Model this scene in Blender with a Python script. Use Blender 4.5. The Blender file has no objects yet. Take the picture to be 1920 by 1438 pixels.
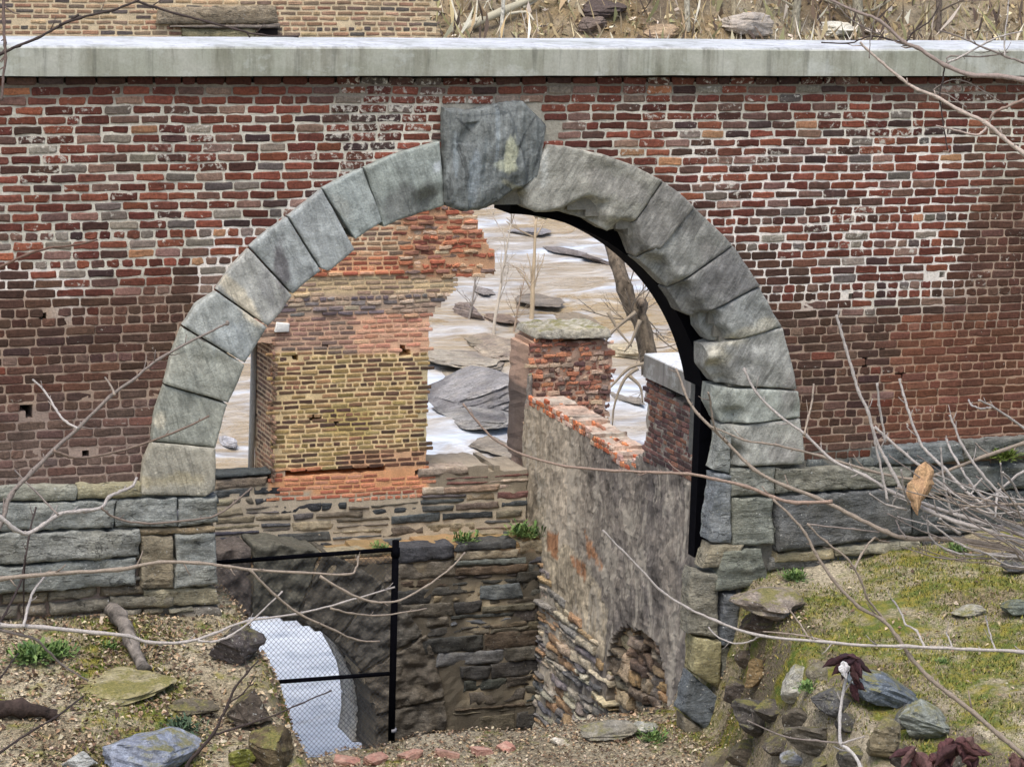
import bpy, math, random
from mathutils import Vector, Matrix, noise
import numpy as np

# ---------------------------------------------------------------- camera, sky, sun, exposure
S = bpy.context.scene
COL = S.collection
FP = 5000.0                                     # focal length in photograph pixels (1920 wide)
YAW = math.radians(21.0); PITCH = math.atan(980/5000); ROLL = 0.03
FW = Vector((math.sin(YAW)*math.cos(PITCH), math.cos(YAW)*math.cos(PITCH), -math.sin(PITCH)))
R0 = Vector((math.cos(YAW), -math.sin(YAW), 0)); U0 = R0.cross(FW)
RT = R0*math.cos(ROLL) + U0*math.sin(ROLL); UP = U0*math.cos(ROLL) - R0*math.sin(ROLL)
CAM = Vector((0, 0, 3.0)) - 20*FW
cd = bpy.data.cameras.new('camera'); cd.sensor_width = 36; cd.lens = 36*FP/1920
cd.clip_start = 0.5; cd.clip_end = 2000
co = bpy.data.objects.new('camera', cd); COL.objects.link(co)
co.matrix_world = Matrix(((RT.x, UP.x, -FW.x, CAM.x), (RT.y, UP.y, -FW.y, CAM.y), (RT.z, UP.z, -FW.z, CAM.z), (0, 0, 0, 1)))
S.camera = co
SUN_EL, SUN_AZ = math.radians(66), math.radians(215)      # behind and to the left of the viewer
w = bpy.data.worlds.new('World'); S.world = w; w.use_nodes = True
nt = w.node_tree; bg = nt.nodes['Background']
sky = nt.nodes.new('ShaderNodeTexSky'); sky.sky_type = 'NISHITA'; sky.sun_disc = False
sky.sun_elevation = SUN_EL; sky.sun_rotation = SUN_AZ; sky.air_density = 1.0; sky.dust_density = 4.0; sky.ozone_density = 1.0
nt.links.new(sky.outputs[0], bg.inputs[0]); bg.inputs[1].default_value = 0.13
sl = bpy.data.lights.new('sun', 'SUN'); sl.energy = 1.3; sl.angle = math.radians(35); sl.color = (1, .95, .88)
so = bpy.data.objects.new('sun', sl); COL.objects.link(so)
sd = Vector((math.sin(SUN_AZ)*math.cos(SUN_EL), math.cos(SUN_AZ)*math.cos(SUN_EL), math.sin(SUN_EL)))
so.rotation_euler = sd.to_track_quat('Z', 'Y').to_euler(); so.location = (0, -10, 20)
S.view_settings.view_transform = 'Standard'; S.view_settings.look = 'None'
S.view_settings.exposure = 0.75; S.view_settings.gamma = 1.0

# ---------------------------------------------------------------- helpers
rng = random.Random(7)
def ray(px, py): return FW*FP + RT*(px-960) - UP*(py-719)
def atY(px, py, y=0.0):
    d = ray(px, py); return CAM + d*((y-CAM.y)/d.y)
def atX(px, py, x):
    d = ray(px, py); return CAM + d*((x-CAM.x)/d.x)
def atZ(px, py, z):
    d = ray(px, py); return CAM + d*((z-CAM.z)/d.z)
def atD(px, py, depth): return CAM + ray(px, py)*(depth/FP)
def fbm(x, y, z=0.0, o=4): return noise.fractal(Vector((x, y, z)), 1.0, 2.0, o)
def nz(x, y, z=0.0): return noise.noise(Vector((x, y, z)))
def sm(a, b, x):
    t = min(1, max(0, (x-a)/(b-a))); return t*t*(3-2*t)
def srgb(*c):
    return tuple(((v/255)/12.92 if v/255 < .04045 else ((v/255+.055)/1.055)**2.4) for v in c)
def vary(c, a=.12, b=.05, r=rng):
    k = 1+r.uniform(-a, a); return tuple(max(.004, v*k*(1+r.uniform(-b, b))) for v in c)
def mix(a, b, t): return tuple(x+(y-x)*t for x, y in zip(a, b))
def inpoly(p, u, v):
    c = False; n = len(p); j = n-1
    for i in range(n):
        xi, yi = p[i]; xj, yj = p[j]
        if (yi > v) != (yj > v) and u < (xj-xi)*(v-yi)/(yj-yi)+xi: c = not c
        j = i
    return c
class Frame:
    def __init__(s, O, U, V, N): s.O, s.U, s.V, s.N = Vector(O), Vector(U), Vector(V), Vector(N)
    def at(s, u, v, h=0.0): return s.O + s.U*u + s.V*v + s.N*h
def FY(y): return Frame((0, y, 0), (1, 0, 0), (0, 0, 1), (0, -1, 0))     # faces the viewer
def FX(x, y): return Frame((x, y, 0), (0, -1, 0), (0, 0, 1), (-1, 0, 0)) # faces left, u runs towards the viewer
def pxY(pts, y=0.0): return [(p.x, p.z) for p in (atY(a, b, y) for a, b in pts)]

class MB:
    def __init__(s): s.v = []; s.f = []; s.c = []; s.m = []; s.sm = []
    def add(s, vs, fs, col, mat=0, smooth=False):
        n = len(s.v); s.v += [tuple(v) for v in vs]
        if len(col) and isinstance(col[0], (tuple, list)): s.c += [tuple(c) if len(c) == 4 else tuple(c)+(0.,) for c in col]
        else: s.c += [tuple(col) if len(col) == 4 else tuple(col)+(0.,)]*len(vs)
        for f in fs: s.f.append(tuple(i+n for i in f)); s.m.append(mat); s.sm.append(smooth)
    def build(s, name, mats, parent=None):
        me = bpy.data.meshes.new(name); me.from_pydata(s.v, [], s.f)
        if not isinstance(mats, (list, tuple)): mats = [mats]
        for m in mats: me.materials.append(m)
        a = me.color_attributes.new('Col', 'FLOAT_COLOR', 'POINT')
        a.data.foreach_set('color', np.array(s.c, dtype=np.float32).ravel())
        me.polygons.foreach_set('material_index', s.m); me.polygons.foreach_set('use_smooth', s.sm)
        me.update()
        o = bpy.data.objects.new(name, me); COL.objects.link(o)
        if parent:
            o.parent = parent; o.matrix_parent_inverse = parent.matrix_world.inverted()
        return o
def tag(o, label, cat, group=None):
    o['label'] = label; o['category'] = cat
    if group: o['group'] = group
    return o
def thing(name, loc, label, cat, group=None):
    o = bpy.data.objects.new(name, None); COL.objects.link(o); o.location = loc; o.empty_display_size = .2
    o.matrix_world = Matrix.Translation(Vector(loc)); return tag(o, label, cat, group)

# ---------------------------------------------------------------- materials
class NT:
    def __init__(s, name):
        s.m = bpy.data.materials.new(name); s.m.use_nodes = True; s.t = s.m.node_tree
        s.b = s.t.nodes['Principled BSDF']; s.b.inputs['Specular IOR Level'].default_value = .25
        s.pos = s.t.nodes.new('ShaderNodeNewGeometry').outputs['Position']
    def n(s, k, **kw):
        x = s.t.nodes.new(k)
        for a, b in kw.items(): setattr(x, a, b)
        return x
    def put(s, sock, v):
        if hasattr(v, 'node'): s.t.links.new(v, sock)
        elif isinstance(v, (tuple, list)): sock.default_value = tuple(v) + ((1,) if len(v) == 3 and sock.type == 'RGBA' else ())
        else: sock.default_value = v
    def attr(s):
        x = s.n('ShaderNodeAttribute', attribute_name='Col'); return x.outputs['Color'], x.outputs['Alpha']
    def noise(s, scale, det=4, rough=.6, sc=(1, 1, 1), dist=0.0, off=(0, 0, 0), rot=0.0):
        src = s.pos
        if rot:
            m0 = s.n('ShaderNodeMapping'); s.put(m0.inputs[0], s.pos); m0.inputs['Rotation'].default_value = (0, rot, 0); src = m0.outputs[0]
        mp = s.n('ShaderNodeMapping'); s.put(mp.inputs[0], src); mp.inputs['Scale'].default_value = sc; mp.inputs['Location'].default_value = off
        x = s.n('ShaderNodeTexNoise'); s.put(x.inputs['Vector'], mp.outputs[0]); x.inputs['Scale'].default_value = scale
        x.inputs['Detail'].default_value = det; x.inputs['Roughness'].default_value = rough; x.inputs['Distortion'].default_value = dist
        return x.outputs['Fac']
    def ramp(s, f, a, b, c=0., d=1.):
        x = s.n('ShaderNodeMapRange'); s.put(x.inputs[0], f)
        for i, v in enumerate((a, b, c, d)): s.put(x.inputs[1+i], v)
        return x.outputs[0]
    def math(s, op, a, b=0.):
        x = s.n('ShaderNodeMath', operation=op); s.put(x.inputs[0], a); s.put(x.inputs[1], b); return x.outputs[0]
    def mix(s, f, a, b, kind='MIX'):
        x = s.n('ShaderNodeMix', data_type='RGBA', blend_type=kind); s.put(x.inputs[0], f); s.put(x.inputs[6], a); s.put(x.inputs[7], b); return x.outputs[2]
    def scale(s, c, f):
        x = s.n('ShaderNodeVectorMath', operation='SCALE'); s.put(x.inputs[0], c); s.put(x.inputs[3], f); return x.outputs[0]
    def bump(s, h, strength=.4, dist=.02):
        x = s.n('ShaderNodeBump'); x.inputs['Strength'].default_value = strength; x.inputs['Distance'].default_value = dist
        s.put(x.inputs['Height'], h); s.t.links.new(x.outputs[0], s.b.inputs['Normal'])
    def done(s, c, rough=.9):
        s.put(s.b.inputs['Base Color'], c); s.put(s.b.inputs['Roughness'], rough); return s.m

def mat_brick(name, lime=(.55, .52, .46)):
    t = NT(name); c, a = t.attr()
    f1 = t.noise(45, 4, .7); f2 = t.noise(7, 4, .6); f3 = t.noise(150, 2)
    c = t.scale(c, t.ramp(f1, .25, .75, .55, 1.42)); c = t.scale(c, t.ramp(f2, .3, .7, .8, 1.2)); c = t.scale(c, t.ramp(f3, .3, .7, .8, 1.2))
    sm_ = t.noise(22, 5, .68, dist=.4, off=(3, 1, 7))
    thr = t.math('SUBTRACT', .84, t.math('MULTIPLY', a, .34))
    f = t.ramp(t.math('SUBTRACT', sm_, thr), 0, .09, 0, .9)
    c = t.mix(f, c, lime)
    t.bump(t.math('ADD', t.math('MULTIPLY', f1, .7), t.math('MULTIPLY', f3, .3)), .5, .012)
    return t.done(c, .92)
def mat_mortar(name):
    t = NT(name); c, a = t.attr(); f1 = t.noise(60, 4, .7); f2 = t.noise(5, 4, .6)
    c = t.scale(c, t.ramp(f1, .25, .75, .72, 1.25)); c = t.scale(c, t.ramp(f2, .3, .7, .8, 1.15))
    t.bump(f1, .6, .012); return t.done(c, .95)
def mat_stone(name, streak=(1, 1, .18), lichen=.5, dark=.55, sscale=9.0, bump=.55, rot=0.0, warmth=.3, cracks=.7, moss=0.0, amp=1.0):
    t = NT(name); c, a = t.attr()
    f1 = t.noise(14, 6, .7); f2 = t.noise(3.0, 4, .6); f3 = t.noise(sscale, 5, .65, sc=streak, dist=.6, rot=rot); f5 = t.noise(sscale*3.5, 4, .7, sc=streak, dist=.3, rot=rot, off=(4, 2, 6)); f4 = t.noise(70, 3, .7)
    c = t.scale(c, t.ramp(f1, .25, .75, 1-.45*amp, 1+.48*amp)); c = t.scale(c, t.ramp(f4, .25, .75, .76, 1.24))
    warm = t.mix(t.ramp(f2, .45, .68, 0, warmth), c, t.mix(1.0, c, (1.12, 1.0, .78), 'MULTIPLY'))
    warm = t.scale(warm, t.ramp(f5, .3, .7, .74, 1.28))
    c = t.mix(t.ramp(f3, .56, .72, 0, .75), warm, t.scale(warm, dark))
    c = t.mix(t.ramp(f3, .38, .3, 0, .35), c, t.scale(c, 1.45))
    cr = t.noise(2.6, 4, .6, sc=(streak[0], 1, streak[2]), dist=.8, off=(8, 1, 3), rot=rot)
    c = t.mix(t.math('MULTIPLY', t.ramp(t.math('ABSOLUTE', t.math('SUBTRACT', cr, .5)), .0, .012, 1, 0), cracks), c, t.scale(c, .22))
    sp = t.noise(48, 2, .5, off=(1, 4, 4)); c = t.mix(t.math('MULTIPLY', t.ramp(sp, .68, .74), lichen), c, (.5, .51, .48))
    l = t.noise(26, 5, .7, off=(5, 5, 5))
    c = t.mix(t.math('MULTIPLY', t.ramp(l, .63, .7, 0, 1), lichen), c, (.42, .43, .38))
    if moss:
        x = t.n('ShaderNodeSeparateXYZ'); t.put(x.inputs[0], t.n('ShaderNodeNewGeometry').outputs['Normal'])
        mf = t.math('MULTIPLY', t.ramp(x.outputs[2], .45, .9), t.ramp(t.noise(6, 5, .7, off=(3, 3, 9)), .46, .58, 0, moss))
        c = t.mix(mf, c, t.mix(t.ramp(f4, .35, .65), (.10, .12, .035), (.28, .24, .08)))
    t.bump(t.math('ADD', f1, t.math('ADD', t.math('MULTIPLY', f3, .8), t.math('MULTIPLY', f4, .35))), bump, .03)
    return t.done(c, .88)
def mat_concrete():
    t = NT('weathered_concrete'); c, a = t.attr()
    st = t.noise(5.5, 5, .65, sc=(1, 1, .12), dist=.3); pt = t.noise(1.7, 4, .6, sc=(1, 1, 1.6)); fn = t.noise(60, 4, .7); st2 = t.noise(14, 4, .6, sc=(1, 1, .07))
    c = t.scale(c, t.ramp(fn, .25, .75, .86, 1.14))
    c = t.mix(t.ramp(pt, .42, .62, 0, .75), c, t.mix(1.0, c, (.72, .74, .68), 'MULTIPLY'))
    c = t.mix(t.ramp(st, .48, .7, 0, .8), c, t.mix(1.0, c, (.55, .53, .48), 'MULTIPLY')); c = t.mix(t.ramp(st2, .55, .66, 0, .6), c, t.scale(c, .5))
    cl_ = t.noise(2.6, 5, .7, sc=(1, 1, 1.2), off=(9, 0, 2)); c = t.mix(t.ramp(cl_, .54, .62, 0, .35), c, (.62, .66, .64))
    t.bump(fn, .3, .006); return t.done(c, .85)
def mat_plaster():
    t = NT('old_render'); c, a = t.attr()
    f1 = t.noise(3.2, 6, .75, sc=(1, 1, .6), dist=.5); f2 = t.noise(1.3, 4, .6); f3 = t.noise(18, 5, .7, sc=(1, 1, .5)); f4 = t.noise(4, 5, .7, sc=(1, 1, .25), dist=.4)
    c = t.scale(c, t.ramp(f1, .3, .7, .42, 1.6)); c = t.scale(c, t.ramp(f3, .3, .7, .66, 1.36))
    pp = t.noise(2.2, 6, .72, sc=(1, 1, .5), dist=.8, off=(7, 2, 5)); c = t.mix(t.ramp(pp, .52, .6, 0, .75), c, (.50, .46, .38))
    c = t.mix(t.ramp(f4, .58, .68, 0, .6), c, t.mix(.5, c, (.44, .41, .35)))
    c = t.mix(t.ramp(f1, .42, .3, 0, .6), c, t.scale(c, .5))
    t.bump(t.math('ADD', f1, f3), .3, .04); return t.done(c, .93)
def mat_ground():
    t = NT('earth_moss_and_litter'); c, a = t.attr()
    f1 = t.noise(35, 5, .75); f2 = t.noise(9, 4, .6); f3 = t.noise(90, 3, .7); f4 = t.noise(4, 4, .65, off=(2, 9, 1))
    c = t.scale(c, t.ramp(f1, .3, .7, .32, 1.7)); c = t.scale(c, t.ramp(f3, .3, .7, .5, 1.5))
    moss = t.mix(t.ramp(f2, .4, .62), (.12, .17, .025), (.32, .28, .045)); moss = t.scale(moss, t.ramp(f3, .3, .7, .5, 1.4))
    mf = t.ramp(t.math('ADD', f4, t.math('MULTIPLY', a, .5)), .62, .78, 0, .92)
    c = t.mix(mf, c, moss); t.bump(t.math('ADD', f1, t.math('MULTIPLY', f3, .6)), .8, .04); return t.done(c, .95)
def mat_bank():
    t = NT('leaf_covered_bank'); c, a = t.attr()
    f1 = t.noise(.9, 6, .75); f2 = t.noise(.25, 4, .6, sc=(1, 1, 1)); f3 = t.noise(3, 4, .75)
    c = t.scale(c, t.ramp(f1, .3, .7, .45, 1.5)); c = t.mix(t.ramp(f2, .42, .6, 0, .7), c, (.30, .215, .105))
    c = t.mix(t.ramp(f3, .55, .66, 0, .6), c, (.09, .07, .06)); c = t.mix(t.ramp(f3, .42, .3, 0, .7), c, (.52, .47, .39))
    t.bump(f1, .8, .8); return t.done(c, .95)
def mat_simple(name, rough=.85, sc=30, amp=.3, bump=.3, dist=.01, st=(1, 1, 1)):
    t = NT(name); c, a = t.attr(); f = t.noise(sc, 4, .7, sc=st)
    c = t.scale(c, t.ramp(f, .28, .72, 1-amp, 1+amp)); t.bump(f, bump, dist); return t.done(c, rough)
def mat_water():
    t = NT('muddy_river_water')
    sc = (.35, 1.0, 1.0)
    f1 = t.noise(.55, 6, .68, sc=sc, dist=.9); f2 = t.noise(1.9, 5, .7, sc=(.4, 1, 1), dist=.5); f3 = t.noise(.14, 3, .5, sc=(.5, 1, 1), off=(3, 7, 0))
    c = t.mix(t.ramp(f2, .35, .65), (.28, .19, .08), (.45, .34, .18))
    c = t.mix(t.ramp(f1, .5, .36, 0, .7), c, (.43, .40, .36))
    x = t.n('ShaderNodeSeparateXYZ'); t.put(x.inputs[0], t.pos)
    near = t.math('ADD', t.ramp(x.outputs[1], 26, 36, .17, 0.), t.ramp(x.outputs[1], 44, 60, 0., .095))
    fo = t.math('ADD', t.math('ADD', t.math('MULTIPLY', f1, .6), t.math('MULTIPLY', f3, .45)), t.math('ADD', near, t.math('MULTIPLY', f2, .12)))
    foam = t.ramp(fo, .565, .70)
    fc = t.mix(t.ramp(f2, .3, .7), (.34, .39, .46), (.68, .73, .79))
    c = t.mix(foam, c, fc)
    t.bump(t.math('ADD', f1, t.math('MULTIPLY', f2, .7)), .6, .35)
    t.b.inputs['Specular IOR Level'].default_value = .5
    return t.done(c, t.ramp(foam, 0, 1, .22, .75))
M_BRICK = mat_brick('old_brick'); M_MORT = mat_mortar('lime_mortar'); M_BUFF = mat_brick('soot_washed_brick', (.60, .50, .36))
M_ARCH = mat_stone('arch_granite', (1, 1, .14), .2, .7, 7, .5, .35, .08, cracks=.35, amp=.55); M_ARCHR = mat_stone('arch_granite_streaked', (1, 1, .09), .15, .66, 9, .55, -.55, .08, cracks=.35, amp=.6); M_FOUND = mat_stone('foundation_schist', (.5, 1, 2.2), .8, .42, 7, .9, cracks=.9)
M_DARK = mat_stone('wet_schist', (.4, 1, 2.2), .35, .55, 5, .8); M_ROCK = mat_stone('boulder_gneiss', (.7, 1, 1.6), .8, .5, 6, .9, moss=.85)
M_RIV = mat_stone('river_ledge', (.2, .6, 1.2), .4, .4, 2, .8)
M_CONC = mat_concrete(); M_PLAS = mat_plaster(); M_GROUND = mat_ground(); M_BANK = mat_bank(); M_WATER = mat_water()
M_BARK = mat_simple('twig_bark', .75, 90, .35, .4, .004); M_TRUNK = mat_simple('mottled_bark', .9, 8, .85, .8, .04, (1, 1, .6))
M_LEAF = mat_simple('dead_leaves', .85, 110, .5, .4, .004); M_STEEL = mat_simple('black_painted_steel', .85, 20, .3, .1, .003); M_STEEL.node_tree.nodes['Principled BSDF'].inputs['Specular IOR Level'].default_value = .06; M_WIRE = mat_simple('galvanised_wire', .6, 20, .2, .0, .001)

# ---------------------------------------------------------------- geometry generators
def resample(P, n):
    d = [0]
    for a, b in zip(P, P[1:]): d.append(d[-1]+math.hypot(b[0]-a[0], b[1]-a[1]))
    out = []
    for i in range(n+1):
        x = d[-1]*i/n; k = 0
        while k < len(d)-2 and d[k+1] < x: k += 1
        t = (x-d[k])/max(1e-9, d[k+1]-d[k]); out.append((P[k][0]+(P[k+1][0]-P[k][0])*t, P[k][1]+(P[k+1][1]-P[k][1])*t))
    return out
def stone(mb, fr, A, B, n, m, depth, col, h0=0.0, rough=.012, edge=.02, rnd=.035, freq=5.0, bulge=0.0, relief=None, skirt=1, chip=.5, back=False, strata=0.0, paint=None):
    """one rough stone: front grid between polyline A (one side) and B (the other), skirts back into the wall"""
    A = resample(A, n); B = resample(B, n); sd_ = rng.uniform(0, 99)
    L_ = max(.02, math.hypot(A[0][0]-A[-1][0], A[0][1]-A[-1][1])); H_ = max(.02, math.hypot(A[n//2][0]-B[n//2][0], A[n//2][1]-B[n//2][1]))
    es, et = min(.2/n, .5*rnd/L_), min(.2/m, .5*rnd/H_)
    lerp2 = lambda a, b, t: (a[0]+(b[0]-a[0])*t, a[1]+(b[1]-a[1])*t)
    A = [A[0], lerp2(A[0], A[1], es*n)]+A[1:-1]+[lerp2(A[-1], A[-2], es*n), A[-1]]; B = [B[0], lerp2(B[0], B[1], es*n)]+B[1:-1]+[lerp2(B[-1], B[-2], es*n), B[-1]]
    SS = [0, es]+[i/n for i in range(1, n)]+[1-es, 1]; TT = [0, et]+[j/m for j in range(1, m)]+[1-et, 1]; n += 2; m += 2
    L = math.hypot(A[0][0]-A[-1][0], A[0][1]-A[-1][1]); H = math.hypot(A[n//2][0]-B[n//2][0], A[n//2][1]-B[n//2][1])
    vs = []; cs = []
    for j in range(m+1):
        for i in range(n+1):
            s, t = SS[i], TT[j]
            u = A[i][0]+(B[i][0]-A[i][0])*t; v = A[i][1]+(B[i][1]-A[i][1])*t
            e = min(s*L, (1-s)*L, t*H, (1-t)*H)
            k = min(1, e/rnd); h = h0 - edge*(1-k)**2
            h += rough*(1.3*fbm(u*freq, v*freq, sd_) + chip*abs(nz(u*freq*.6+9, v*freq*.6, sd_+5))*1.5)
            if strata: h += strata*fbm(u*2.2, v*21+u*1.2, sd_)
            h += bulge*(1-(2*s-1)**2)*(1-(2*t-1)**2)
            if relief: h += relief(u, v, s, t)
            if e < 1e-6 and n > 2:
                ej = .35*edge+(.5*rough if rough > .015 else 0)
                u += ej*nz(u*11, v*11, sd_+3)+.5*ej*nz(u*30, v*30, sd_+1); v += ej*nz(u*11+7, v*11, sd_+8)+.5*ej*nz(u*30+7, v*30, sd_+6)
            vs.append(fr.at(u, v, h)); q = 1+.12*nz(u*3, v*3, sd_)+.15*fbm(u*3, v*8, sd_+2); cc_ = tuple(x*q for x in col[:3]); cs.append((paint(cc_, u, v) if paint else cc_)+(0.,))
    fs = [(j*(n+1)+i, j*(n+1)+i+1, (j+1)*(n+1)+i+1, (j+1)*(n+1)+i) for j in range(m) for i in range(n)]
    a = vs[1]-vs[0]; b = vs[n+1]-vs[0]
    flip = a.cross(b).dot(fr.N) < 0
    ring = [i for i in range(n+1)] + [j*(n+1)+n for j in range(1, m+1)] + [m*(n+1)+i for i in range(n-1, -1, -1)] + [j*(n+1) for j in range(m-1, 0, -1)]
    K = len(ring); prev = ring
    for q in range(1, skirt+1):
        base = len(vs)
        for i in ring:
            p = vs[i]; u = (p-fr.O).dot(fr.U); v = (p-fr.O).dot(fr.V); h = (p-fr.O).dot(fr.N)
            d = h+(-depth-h)*q/skirt
            vs.append(fr.at(u+.5*rough*nz(u*6, v*6, d*5+sd_), v+.5*rough*nz(u*6+4, v*6, d*5+sd_), d)); cs.append(tuple(col[:3])+(0.,))
        cur = [base+i for i in range(K)]
        fs += [(prev[i], cur[i], cur[(i+1) % K], prev[(i+1) % K]) for i in range(K)]
        prev = cur
    if back: fs.append(tuple(prev))
    if flip: fs = [f[::-1] for f in fs]
    mb.add(vs, fs, cs, 0, True)
def quadstone(mb, fr, q, depth, col, **kw):
    L = math.hypot(q[1][0]-q[0][0], q[1][1]-q[0][1]); H = math.hypot(q[3][0]-q[0][0], q[3][1]-q[0][1])
    cell = kw.pop('cell', .026)
    stone(mb, fr, [q[0], q[1]], [q[3], q[2]], max(3, int(L/cell)), max(3, int(H/cell)), depth, col, **kw)
def rubble(mb, fr, u0, u1, v0, v1, hr, lr, inside, colf, depth=.12, h0=.02, cell=.05, gap=.008, rough=.018, proud=.03, skew=.012, edge=.02, rnd=.02, strata=.008):
    v = v0; k = 0
    while v < v1:
        H = rng.uniform(*hr); u = u0 - rng.uniform(0, lr[1]); k += 1
        while u < u1:
            L = rng.uniform(*lr); g = gap*rng.uniform(.6, 1.6)
            w_ = lambda x: .02*nz(x*1.1, k*.0+v*.5)+.012*nz(x*4, v)
            parts = [(v, v+H)] if H < .12 or rng.random() < .6 else [(v, v+H*.5), (v+H*.5, v+H)]
            for (a, b) in parts:
                if inside(u+L/2, (a+b)/2):
                    j = lambda: rng.uniform(-skew, skew)
                    q = [(u+g+j(), a+g+w_(u)+j()*.6), (u+L-g+j(), a+g+w_(u+L)+j()*.6), (u+L-g+j(), b-g+w_(u+L)+j()*.6), (u+g+j(), b-g+w_(u)+j()*.6)]
                    quadstone(mb, fr, q, depth, colf(u+L/2, (a+b)/2), h0=h0+rng.uniform(-.4, 1)*proud, cell=cell, rough=rough, rnd=rnd, edge=edge, strata=strata)
            u += L
        v += H
def solid(mb, fr, u0, u1, v0, v1, cell, inside, colf, depth, mat=0, rough=.006, jag=.0):
    """a wall core with an outline cut from a mask: front, back and the sides where the mask ends"""
    nu, nv = int((u1-u0)/cell), int((v1-v0)/cell)
    M = [[inside(u0+(i+.5)*cell, v0+(j+.5)*cell) for j in range(nv)] for i in range(nu)]
    idx = {}; vs = []; cs = []
    def V(i, j, k):
        key = (i, j, k)
        if key not in idx:
            u, v = u0+i*cell, v0+j*cell
            ju, jv = jag*nz(u*9, v*9, 1+k), jag*nz(u*9, v*9, 5+k)
            h = rough*fbm(u*6, v*6, k) if k == 0 else (-depth*k/3 + (.5*jag*nz(u*5, v*5, k) if k < 3 else 0))
            idx[key] = len(vs); vs.append(fr.at(u+ju, v+jv, h)); c = colf(u, v); cs.append(tuple(c) if len(c) == 4 else tuple(c)+(0.,))
        return idx[key]
    fs = []
    g = lambda i, j: 0 <= i < nu and 0 <= j < nv and M[i][j]
    for i in range(nu):
        for j in range(nv):
            if not M[i][j]: continue
            fs.append((V(i, j, 0), V(i+1, j, 0), V(i+1, j+1, 0), V(i, j+1, 0)))
            fs.append((V(i, j, 3), V(i, j+1, 3), V(i+1, j+1, 3), V(i+1, j, 3)))
            for (di, dj, a, b) in ((-1, 0, (i, j+1), (i, j)), (1, 0, (i+1, j), (i+1, j+1)), (0, -1, (i, j), (i+1, j)), (0, 1, (i+1, j+1), (i, j+1))):
                if not g(i+di, j+dj):
                    for k in range(3): fs.append((V(*a, k), V(*a, k+1), V(*b, k+1), V(*b, k)))
    if fs:
        vv = vs; f = fs[0]; flip = (vv[f[1]]-vv[f[0]]).cross(vv[f[2]]-vv[f[0]]).dot(fr.N) < 0
        if flip: fs = [f[::-1] for f in fs]
    mb.add(vs, fs, cs, mat, False)
def brick(mb, fr, u0, u1, v0, v1, h, col, back=.03, wob=.0035, r=None, mat=0, w=None):
    L, H = u1-u0, v1-v0; r = r or min(L, H)*.16
    pts = [(u0+r, v0), (u0+L*.35, v0), (u0+L*.66, v0), (u1-r, v0), (u1, v0+r), (u1, v1-r), (u1-r, v1), (u0+L*.66, v1), (u0+L*.35, v1), (u0+r, v1), (u0, v1-r), (u0, v0+r)]
    pts = [(a+rng.uniform(-wob, wob), b+rng.uniform(-wob, wob)) for a, b in pts]
    tilt = rng.uniform(-.003, .003)
    W = w or (lambda x: 0)
    vs = [fr.at(a, b+W(a), h-.0035+tilt*(1 if a > u0+L/2 else -1)) for a, b in pts]; n = len(pts)
    cu, cv = (u0+u1)/2, (v0+v1)/2
    vs += [fr.at(cu+(a-cu)*(1-.008/L*2), cv+W(a)+(b-cv)*(1-.008/H*2), h+rng.uniform(-.0015, .0015)+tilt*(1 if a > cu else -1)) for a, b in pts]
    vs += [fr.at(a, b+W(a), -back) for a, b in pts]
    fs = [tuple(range(n, 2*n))] + [(i, (i+1) % n, n+(i+1) % n, n+i) for i in range(n)] + [(2*n+i, 2*n+(i+1) % n, (i+1) % n, i) for i in range(n)]
    if fr.U.cross(fr.V).dot(fr.N) < 0: fs = [f[::-1] for f in fs]
    mb.add(vs, fs, col, mat, False)
def brickwork(mb, fr, u0, u1, v0, v1, ch, bl, inside, style, header=lambda k: k % 5 == 3, mat=0, wave=.006):
    """courses counted downwards from v1; every header(k) course is laid in headers"""
    k = 0; v = v1
    while v > v0:
        hd = header(k); L0 = bl/2 if hd else bl
        u = u0 - rng.uniform(0, L0) if not hd else u0-(k*.37 % 1)*L0
        W = lambda x, vv=v: wave*nz(x*.9, vv*2.3)+wave*.5*nz(x*3.5, vv*3)
        while u < u1:
            L = L0*rng.uniform(.93, 1.07)
            if not hd and rng.random() < .04: L = L0*.5
            cu, cv = u+L/2, v-ch/2
            if inside(cu, cv):
                st = style(cu, cv)
                if st:
                    g, col, h, wob = st
                    gh = g*rng.uniform(.7, 1.3)/2; gv = g*rng.uniform(.8, 1.2)/2
                    brick(mb, fr, u+gh, u+L-gh, v-ch+gv, v-gv, h, col, wob=wob, mat=mat, w=W)
            u += L
        v -= ch; k += 1
def catmull(P, k=5):
    P = [Vector(p) for p in P]
    if len(P) < 3: return [P[0].lerp(P[-1], i/k) for i in range(k+1)]
    out = []
    Q = [P[0]*2-P[1]] + P + [P[-1]*2-P[-2]]
    for i in range(1, len(Q)-2):
        a, b, c, d = Q[i-1:i+3]
        for j in range(k):
            t = j/k; out.append(.5*((2*b)+(c-a)*t+(2*a-5*b+4*c-d)*t*t+(3*b-a-3*c+d)*t**3))
    out.append(P[-1]); return out
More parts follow.
